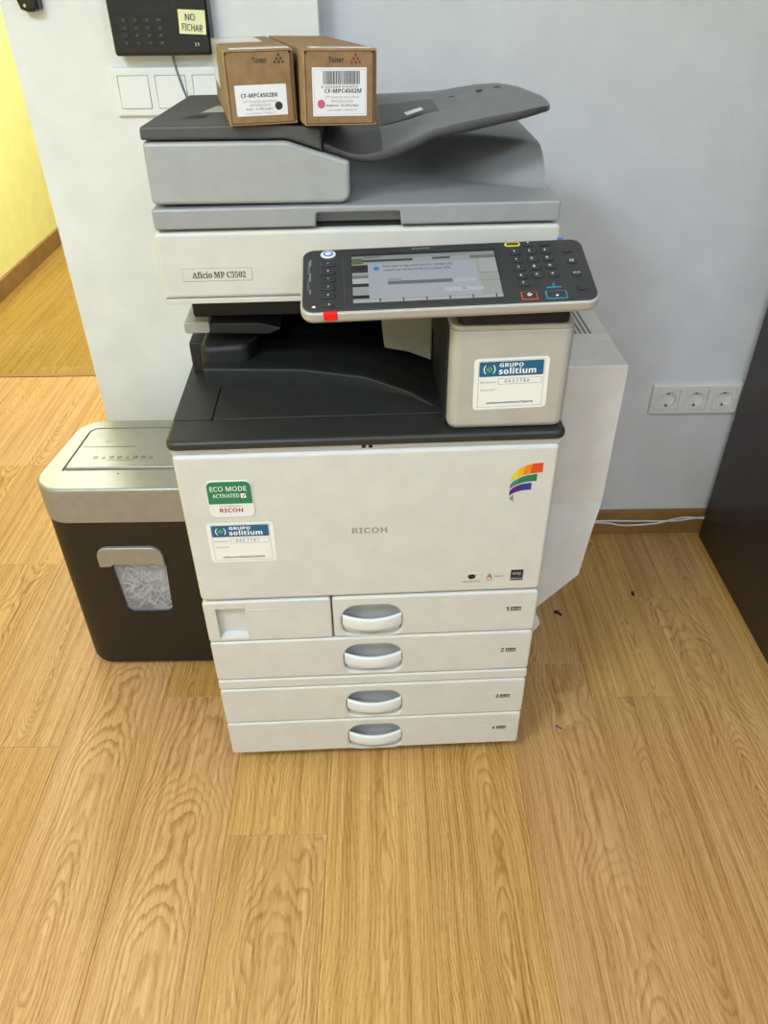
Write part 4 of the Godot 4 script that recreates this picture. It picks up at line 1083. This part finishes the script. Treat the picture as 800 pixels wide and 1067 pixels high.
# ---------------------------------------------------------------- things on the walls
func wall_things() -> void:
	var zw := -1.6727
	# attendance terminal
	var t := thing("attendance_terminal", "black attendance terminal with keypad mounted on the white wall", "terminal", at(-0.3940, 1.2045, zw))
	var mb := MB.new(); extr(mb, rrect(-0.0885, 0.0905, 0.0, 0.150, 0.006), 0.0, 0.036, 0.006, 0.0, [], 0.0, 4)
	build(mb, "case", M.gloss_black, t)
	mb = MB.new(); extr(mb, rrect(-0.0740, 0.0260, 0.066, 0.140, 0.002), 0.036, 0.0366)
	build(mb, "display", M.display, t)
	mb = MB.new(); extr(mb, outline([Vector2(-0.0800, 0.0120), Vector2(0.0300, 0.0120), Vector2(0.0200, 0.0615), Vector2(-0.0800, 0.0615)], 0.002), 0.036, 0.0363)
	var pad := build(mb, "keypad", M.pad_black, t)
	for r in 4:
		for q in 4:
			mb = MB.new(); box(mb, -0.0690 + 0.0214 * q, -0.0560 + 0.0214 * q, 0.0165 + 0.0118 * r, 0.0235 + 0.0118 * r, 0.0363, 0.0378, 0.001, 0.0006)
			build(mb, "key", M.pad_key, pad)
			text([["*", "0", "#", "OK"], ["7", "8", "9", "v"], ["4", "5", "6", "^"], ["1", "2", "3", "ESC"]][r][q], 0.0024 if q < 3 else 0.005, 0.0028, M.print_grey, pad, at(-0.0625 + 0.0214 * q, 0.0215 + 0.0118 * r, 0.0380))
	mb = MB.new(); extr(mb, rrect(0.0360, 0.0860, 0.0110, 0.0330, 0.002), 0.036, 0.0363)
	var rd := build(mb, "card_reader", M.display, t)
	text("))", 0.009, 0.006, M.print_grey_light, rd, at(0.0640, 0.0180, 0.0365))
	mb = MB.new(); tube(mb, smooth_path([Vector3(0.0110, 0.004, 0.012), Vector3(0.0130, -0.020, 0.010), Vector3(0.0200, -0.050, 0.012), Vector3(0.0300, -0.095, 0.010), Vector3(0.0350, -0.20, 0.008), Vector3(0.0350, -0.40, 0.005), Vector3(0.0340, -0.80, 0.004), Vector3(0.0350, -1.12, 0.004)]), 0.0022)
	build(mb, "cable", M.cable_grey, t)
	# paper note
	var nt := thing("sticky_note", "pale yellow handwritten note stuck on the black terminal", "note", Transform3D(Basis(Vector3(0, 0, 1), -0.045), Vector3(-0.3330, 1.2572, zw + 0.0368)))
	mb = MB.new()
	var g := []
	for i in 5:
		var row := []
		for j in 7:
			var u := -0.0240 + 0.008 * j; var v := -0.0185 + 0.00925 * i
			row.append(Vector3(u, v, 0.0006 + 0.0025 * pow(maxf(0.0, -v / 0.0185), 2.0)))
		g.append(row)
	net(mb, g, -1.0)
	build(mb, "sheet", M.note, nt)
	text("NO", 0.0170, 0.0100, M.pen, nt, Transform3D(Basis(Vector3(0, 0, 1), 0.03), Vector3(-0.003, 0.0075, 0.0022)))
	text("FICHAR", 0.0370, 0.0105, M.pen, nt, Transform3D(Basis(Vector3(1, 0, 0), -0.10) * Basis(Vector3(0, 0, 1), -0.05), Vector3(0.000, -0.0085, 0.0030)))
	# light switches
	var s := thing("light_switch", "white three gang light switch under the black terminal", "switch", at(-0.3950, 1.1425, zw))
	mb = MB.new()
	var holes := []
	for q in 3: holes.append(rrect(-0.071 + 0.071 * q - 0.0295, -0.071 + 0.071 * q + 0.0295, -0.0285, 0.0285, 0.001, 2))
	extr(mb, rrect(-0.1125, 0.1125, -0.0415, 0.0415, 0.003), 0.0, 0.010, 0.004, 0.0, holes, 0.006, 4)
	build(mb, "frame", M.switch_white, s)
	for q in 3:
		mb = MB.new(); mb.x = Transform3D(Basis(Vector3(1, 0, 0), -0.05), Vector3(-0.071 + 0.071 * q, 0, 0.0095))
		extr(mb, rrect(-0.0285, 0.0285, -0.0275, 0.0275, 0.001, 2), -0.005, 0.0015, 0.001)
		build(mb, "rocker", M.switch_white, s)
	# wall hook
	var h := thing("wall_hook", "black plastic hook on the white wall at the upper left", "hook", at(-0.6240, 1.2740, zw))
	mb = MB.new(); extr(mb, outline([Vector2(-0.016, 0.004), Vector2(-0.004, 0.0), Vector2(0.006, 0.0), Vector2(0.012, 0.003), Vector2(0.017, 0.003), Vector2(0.018, 0.065), Vector2(-0.020, 0.065), Vector2(-0.020, 0.018)], [0.004, 0.006, 0.004, 0.002, 0.003, 0.01, 0.01, 0.008], 4), 0.0, 0.026, 0.006, 0.0, [], 0.0, 4)
	build(mb, "hook_body", M.gloss_black, h)
	mb = MB.new(); extr(mb, circle(-0.006, 0.0105, 0.0028, 12), 0.0258, 0.0270, 0.0006)
	build(mb, "screw", M.chrome, h)
	mb = MB.new(); tube(mb, smooth_path([Vector3(0.0, 0.050, 0.020), Vector3(0.0, 0.052, 0.045), Vector3(0.0, 0.060, 0.060), Vector3(0.0, 0.075, 0.064)]), 0.006, 10)
	build(mb, "prong", M.gloss_black, h)
	# triple socket
	var k := thing("wall_socket", "white triple wall socket on the back wall beside the dark cabinet", "socket", at(0.7923, 0.4305, -1.7327))
	mb = MB.new()
	holes = []
	for q in 3: holes.append(rrect(-0.071 + 0.071 * q - 0.0282, -0.071 + 0.071 * q + 0.0282, -0.0282, 0.0282, 0.001, 2))
	extr(mb, rrect(-0.1125, 0.1125, -0.0415, 0.0415, 0.003), 0.0, 0.0130, 0.005, 0.0, holes, 0.009, 4)
	build(mb, "frame", M.socket_white, k)
	for q in 3:
		var cx := -0.071 + 0.071 * q
		mb = MB.new()
		extr(mb, rrect(cx - 0.0276, cx + 0.0276, -0.0276, 0.0276, 0.001, 2), 0.0005, 0.0122, 0.0008, 0.0, [circle(cx, 0, 0.0205, 28)], 0.0112)
		var ins := build(mb, "socket_insert", M.socket_white, k)
		# the well goes deeper than the insert: a dished cup with two pin holes and earth clips
		for e in [-1.0, 1.0]:
			mb = MB.new(); extr(mb, circle(cx + e * 0.0095, 0.0, 0.0030, 12), 0.0008, 0.0014)
			build(mb, "pin_hole", M.black, ins)
			mb = MB.new(); box(mb, cx - 0.0025, cx + 0.0025, e * 0.0172 - 0.0018, e * 0.0172 + 0.0018, 0.0008, 0.0100, 0.0004, 0.0003)
			build(mb, "earth_clip", M.clip, ins)
	# mains leads lying along the skirting
	var leads := [["thin white lead lying straight along the skirting, upper one", [Vector3(0.30, 0.050, 0), Vector3(0.597, 0.0500, 0), Vector3(0.68, 0.0485, 0.0), Vector3(0.79, 0.0480, 0.002), Vector3(0.83, 0.0500, 0.003), Vector3(0.90, 0.0580, 0.0), Vector3(1.0, 0.06, 0)]], ["thin white lead sagging along the skirting, lower one", [Vector3(0.30, 0.046, 0), Vector3(0.597, 0.0440, 0), Vector3(0.665, 0.0355, 0.002), Vector3(0.70, 0.0350, 0.003), Vector3(0.77, 0.0430, 0.0055), Vector3(0.81, 0.0545, 0.004), Vector3(0.85, 0.0600, 0.002), Vector3(0.90, 0.0585, 0.006), Vector3(1.0, 0.055, 0.006)]]]
	for l in leads:
		var pts := []
		for p in l[1]: pts.append(p + Vector3(0, 0, -1.7180))
		mb = MB.new(); tube(mb, smooth_path(pts), 0.0026)
		tag(build(mb, "power_lead", M.cable_white), l[0], "cable", "white leads along the skirting")

# ---------------------------------------------------------------- dark cabinet at the right edge
func cabinet() -> void:
	var t := thing("storage_cabinet", "tall dark brown wooden cabinet standing at the right edge", "cabinet", at(0.8950, 0, -1.7050))
	var mb := MB.new(); box(mb, 0.0, 0.019, 0.0, 1.95, 0.0, 0.62, 0.0, 0.001)
	build(mb, "side_panel", M.wenge, t)
	mb = MB.new(); box(mb, 0.881, 0.900, 0.0, 1.95, 0.0, 0.62, 0.0, 0.001)
	build(mb, "side_panel", M.wenge, t)
	mb = MB.new(); box(mb, 0.0195, 0.8805, 0.06, 1.93, 0.0, 0.008)
	build(mb, "back_panel", M.wenge, t)
	mb = MB.new(); box(mb, 0.0195, 0.8805, 1.931, 1.95, 0.0, 0.60)
	build(mb, "top_board", M.wenge, t)
	mb = MB.new(); box(mb, 0.0195, 0.8805, 0.061, 0.080, 0.009, 0.60)
	build(mb, "bottom_board", M.wenge, t)
	mb = MB.new(); box(mb, 0.0195, 0.8805, 0.0, 0.060, 0.56, 0.58)
	build(mb, "plinth", M.wenge, t)
	for e in [0, 1]:
		var x0: float = 0.0215 + 0.4295 * e
		mb = MB.new(); box(mb, x0, x0 + 0.4275, 0.065, 1.928, 0.601, 0.620, 0.001, 0.001)
		var d := build(mb, "door", M.wenge, t)
		var hx: float = x0 + (0.39 if e == 0 else 0.0375)
		mb = MB.new(); tube(mb, [Vector3(hx, 0.95, 0.620), Vector3(hx, 0.95, 0.645), Vector3(hx, 1.10, 0.645), Vector3(hx, 1.10, 0.620)], 0.005)
		build(mb, "handle", M.chrome, d)

func crumbs() -> void:
	var mb := MB.new(); extr(mb, outline([Vector2(0, 0), Vector2(0.007, 0.001), Vector2(0.0075, 0.013), Vector2(0.001, 0.014)], 0.001), 0.0, 0.004, 0.001)
	tag(build(mb, "dark_chip", M.crumb, self, Transform3D(PLAN, Vector3(0.640, 0.0002, -1.462))), "small dark chip on the floor between cabinet and copier", "chip")
	mb = MB.new(); extr(mb, outline([Vector2(0, 0), Vector2(0.010, -0.004), Vector2(0.016, -0.011), Vector2(0.019, -0.009), Vector2(0.013, 0.0), Vector2(0.015, 0.004), Vector2(0.002, 0.006)], 0.001), 0.0, 0.005, 0.001)
	tag(build(mb, "fallen_leaf", M.crumb, self, Transform3D(PLAN, Vector3(0.426, 0.0002, -1.402))), "small dark scrap on the floor below the copier's side unit", "scrap")
	mb = MB.new(); tube(mb, [Vector3(0, 0.0018, 0), Vector3(0.004, 0.002, -0.002), Vector3(0.006, 0.002, 0.004), Vector3(0.012, 0.0018, 0.006)], 0.0016, 6)
	tag(build(mb, "blue_thread", M.crumb_blue, self, at(0.366, 0.0002, -1.053)), "tiny blue thread on the floor right of the copier", "thread")
	mb = MB.new(); extr(mb, circle(0, 0, 0.003, 9, 0.0022), 0.0, 0.003, 0.001)
	tag(build(mb, "amber_crumb", M.crumb_amber, self, Transform3D(PLAN, Vector3(-0.3960, 0.0002, -1.136))), "tiny amber crumb on the floor left of the copier", "crumb")

# ---------------------------------------------------------------- scene
var M := {}
func materials() -> void:
	M.pier = grainy(mat(rgb(240, 240, 241), 0.75), 5, 1.3, 0.144, 0.955, 1.0, true)
	M.wall = grainy(mat(rgb(224, 225, 229), 0.75), 3, 1.3, 0.144, 0.955, 1.0, true)
	M.yellow = grainy(mat(rgb(252, 244, 156), 0.7), 9, 1.3, 0.120, 0.96, 1.0, true)
	M.ceiling = mat(rgb(240, 240, 238), 0.9)
	M.underlay = mat(rgb(70, 50, 30), 0.9)
	M.strip = mat(rgb(150, 112, 50), 0.45)
	M.skirt = grainy(mat(rgb(156, 117, 64), 0.5), 14, 2.2, 0.000, 0.86, 1.0, true)
	M.white_trim = mat(rgb(235, 235, 235), 0.5)
	M.white = grainy(mat(rgb(211, 208, 203), 0.42), 21, 3.0, 0.060, 0.965, 1.0)
	M.strip_grey = mat(rgb(196, 198, 200), 0.4)
	M.handle = mat(rgb(222, 223, 224), 0.28)
	M.black = mat(rgb(16, 16, 17), 0.6)
	M.deck = grainy(mat(rgb(45, 45, 44), 0.46), 31, 5.0, 0.180, 0.9, 1.0)
	M.bay = grainy(mat(rgb(30, 30, 31), 0.55), 33, 5.0, 0.180, 0.9, 1.0)
	M.cap_grey = mat(rgb(158, 156, 148), 0.4)
	M.guide = mat(rgb(150, 144, 132), 0.5)
	M.pod = grainy(mat(rgb(186, 182, 174), 0.4, 0.15), 36, 4.0, 0.060, 0.96, 1.0)
	M.grey = grainy(mat(rgb(160, 161, 163), 0.36, 0.1), 38, 4.0, 0.060, 0.96, 1.0)
	M.pale_grey = grainy(mat(rgb(166, 166, 165), 0.38, 0.1), 41, 4.0, 0.060, 0.96, 1.0)
	M.lid = grainy(mat(rgb(76, 76, 76), 0.48), 43, 6.0, 0.180, 0.93, 1.0)
	M.tray = grainy(mat(rgb(112, 113, 116), 0.42), 45, 6.0, 0.120, 0.94, 1.0)
	M.vent = mat(rgb(120, 120, 118), 0.7)
	M.silver_plastic = mat(rgb(182, 179, 173), 0.30, 0.15)
	M.panel_face = mat(rgb(54, 54, 56), 0.42)
	M.key_dark = mat(rgb(50, 50, 53), 0.35)
	M.key_white = mat(rgb(228, 234, 240), 0.35)
	M.key_blue = mat(rgb(48, 110, 190), 0.35)
	M.key_blue_frame = mat(rgb(50, 150, 180), 0.4)
	M.key_orange = mat(rgb(200, 84, 50), 0.4)
	M.key_yellow = mat(rgb(235, 215, 60), 0.4)
	M.red = mat(rgb(245, 14, 24), 0.5)
	M.label_clear = mat(rgb(208, 204, 196), 0.4)
	M.label_grey = mat(rgb(188, 188, 182), 0.5)
	M.paper = mat(rgb(232, 230, 225), 0.45)
	M.paper_gloss = mat(rgb(226, 224, 226), 0.25)
	M.sticker_white = mat(rgb(224, 225, 224), 0.15)
	M.sticker_green = mat(rgb(36, 122, 84), 0.15)
	M.sticker_blue = mat(rgb(26, 92, 130), 0.4)
	M.print_white = mat(rgb(238, 240, 240), 0.5)
	M.print_green = mat(rgb(90, 170, 90), 0.5)
	M.print_grey = mat(rgb(140, 140, 142), 0.6)
	M.print_grey_light = mat(rgb(196, 196, 196), 0.6)
	M.print_grey_dark = mat(rgb(84, 84, 86), 0.6)
	M.print_dark = mat(rgb(38, 36, 36), 0.6)
	M.print_silver = mat(rgb(150, 146, 138), 0.35)
	M.print_red = mat(rgb(170, 30, 36), 0.5)
	M.print_red_dark = mat(rgb(150, 40, 40), 0.5)
	M.print_screen = mat(rgb(60, 68, 86), 0.6)
	M.pen = mat(rgb(62, 64, 72), 0.7)
	M.ink_red = mat(rgb(130, 30, 40), 0.6)
	M.seal_pink = mat(rgb(186, 96, 120), 0.5)
	for q in [["rb_yellow", 232, 200, 30], ["rb_amber", 234, 172, 28], ["rb_orange", 232, 130, 28], ["rb_red", 218, 76, 30], ["rb_teal", 60, 124, 146], ["rb_green", 30, 122, 76], ["rb_violet", 84, 32, 112], ["rb_blue", 48, 48, 146], ["rb_grey", 130, 134, 146]]:
		M[q[0]] = mat(rgb(q[1], q[2], q[3]), 0.35)
	M.card = grainy(mat(rgb(164, 131, 94), 0.85), 51, 9.0, 0.180, 0.88, 1.0)
	M.card_front = grainy(mat(rgb(152, 119, 82), 0.85), 53, 9.0, 0.180, 0.86, 1.0)
	M.card_edge = grainy(mat(rgb(112, 84, 56), 0.9), 55, 60.0, 0.240, 0.45, 1.0)
	M.tape = mat(rgb(222, 220, 214), 0.18)
	M.shred_black = grainy(mat(rgb(31, 26, 23), 0.5), 61, 6.0, 0.180, 0.9, 1.0)
	M.bin_grey = mat(rgb(84, 86, 96), 0.7)
	M.shred_silver = grainy(mat(rgb(164, 162, 157), 0.36, 0.45), 63, 6.0, 0.072, 0.95, 1.0)
	M.slot_grey = mat(rgb(118, 120, 118), 0.6)
	M.symbol_grey = mat(rgb(92, 94, 94), 0.6)
	M.symbol_pale = mat(rgb(150, 154, 152), 0.6)
	M.shreds = mat(rgb(216, 216, 220), 0.8)
	var gl := mat(Color(0.75, 0.77, 0.82, 0.22), 0.15); gl.transparency = BaseMaterial3D.TRANSPARENCY_ALPHA
	M.shred_glass = gl
	M.gloss_black = mat(rgb(24, 24, 26), 0.30)
	M.display = mat(rgb(30, 34, 34), 0.08)
	M.pad_black = mat(rgb(22, 22, 24), 0.4)
	M.pad_key = mat(rgb(34, 34, 37), 0.4)
	M.cable_grey = mat(rgb(128, 128, 132), 0.5)
	M.cable_white = mat(rgb(225, 222, 215), 0.5)
	M.note = mat(rgb(238, 236, 190), 0.8)
	M.switch_white = mat(rgb(236, 236, 238), 0.35)
	M.socket_white = mat(rgb(228, 227, 224), 0.35)
	M.clip = mat(rgb(120, 116, 108), 0.35, 0.8)
	M.chrome = mat(rgb(210, 210, 212), 0.2, 0.9)
	M.wenge = grainy(mat(rgb(52, 42, 40), 0.38), 71, 2.0, 0.072, 0.8, 1.0)
	M.crumb = mat(rgb(48, 36, 20), 0.9)
	M.crumb_blue = mat(rgb(70, 66, 140), 0.8)
	M.crumb_amber = mat(rgb(200, 150, 60), 0.6)

func _ready() -> void:
	# camera: 1.37 m high, looking down 36.7 degrees
	var cam := Camera3D.new(); cam.name = "camera"
	var p := 0.641; var r := -0.0133
	var fw := Vector3(0, -sin(p), -cos(p)); var up := Vector3(0, cos(p), -sin(p)); var rt := Vector3(1, 0, 0)
	var rt2 := rt * cos(r) + up * sin(r); var up2 := up * cos(r) - rt * sin(r)
	cam.transform = Transform3D(Basis(rt2, up2, -fw), Vector3(0, 1.373, 0))
	cam.fov = 67.38; cam.near = 0.02; cam.far = 40.0; cam.current = true
	add_child(cam)
	var env := Environment.new()
	env.background_mode = Environment.BG_COLOR; env.background_color = Color(0.02, 0.02, 0.02)
	env.ambient_light_source = Environment.AMBIENT_SOURCE_DISABLED
	env.tonemap_mode = Environment.TONE_MAPPER_LINEAR; env.tonemap_exposure = 1.10
	env.sdfgi_enabled = true; env.ssao_enabled = true; env.ssil_enabled = true
	var we := WorldEnvironment.new(); we.name = "environment"; we.environment = env
	add_child(we)
	materials()
	# ceiling lights of the office and of the hallway
	ceiling_panel(-1.05, 0.35, 0.60, 0.60, 4.4, Color(0.86, 0.93, 1.0), "flat square ceiling light on the left of the viewer")
	ceiling_panel(-0.30, 1.60, 0.60, 0.60, 3.2, Color(0.86, 0.93, 1.0), "flat square ceiling light behind the viewer")
	ceiling_panel(0.95, 0.35, 0.60, 0.60, 1.6, Color(0.86, 0.93, 1.0), "flat square ceiling light on the right of the viewer")
	ceiling_panel(-1.25, -3.60, 0.60, 0.60, 5.6, Color(0.94, 0.97, 1.0), "flat square ceiling light in the hallway")
	make_oak()
	room()
	copier()
	var fall := Vector3(0, -0.06, 0)
	toner_box("brown toner carton with a black print seal, left one on the copier", Vector3(-0.1637, 1.1812, -0.119), Vector3(-0.180, -0.046, -0.983), 0.0, 0.0878, 0.0845, 0.34, false)
	toner_box("brown toner carton with a barcode label, right one on the copier", Vector3(-0.0667, 1.1830, -0.1024), Vector3(-0.190, -0.046, -0.980), -0.034, 0.0930, 0.0850, 0.37, true)
	cabinet()
	shredder()
	wall_things()
	crumbs()
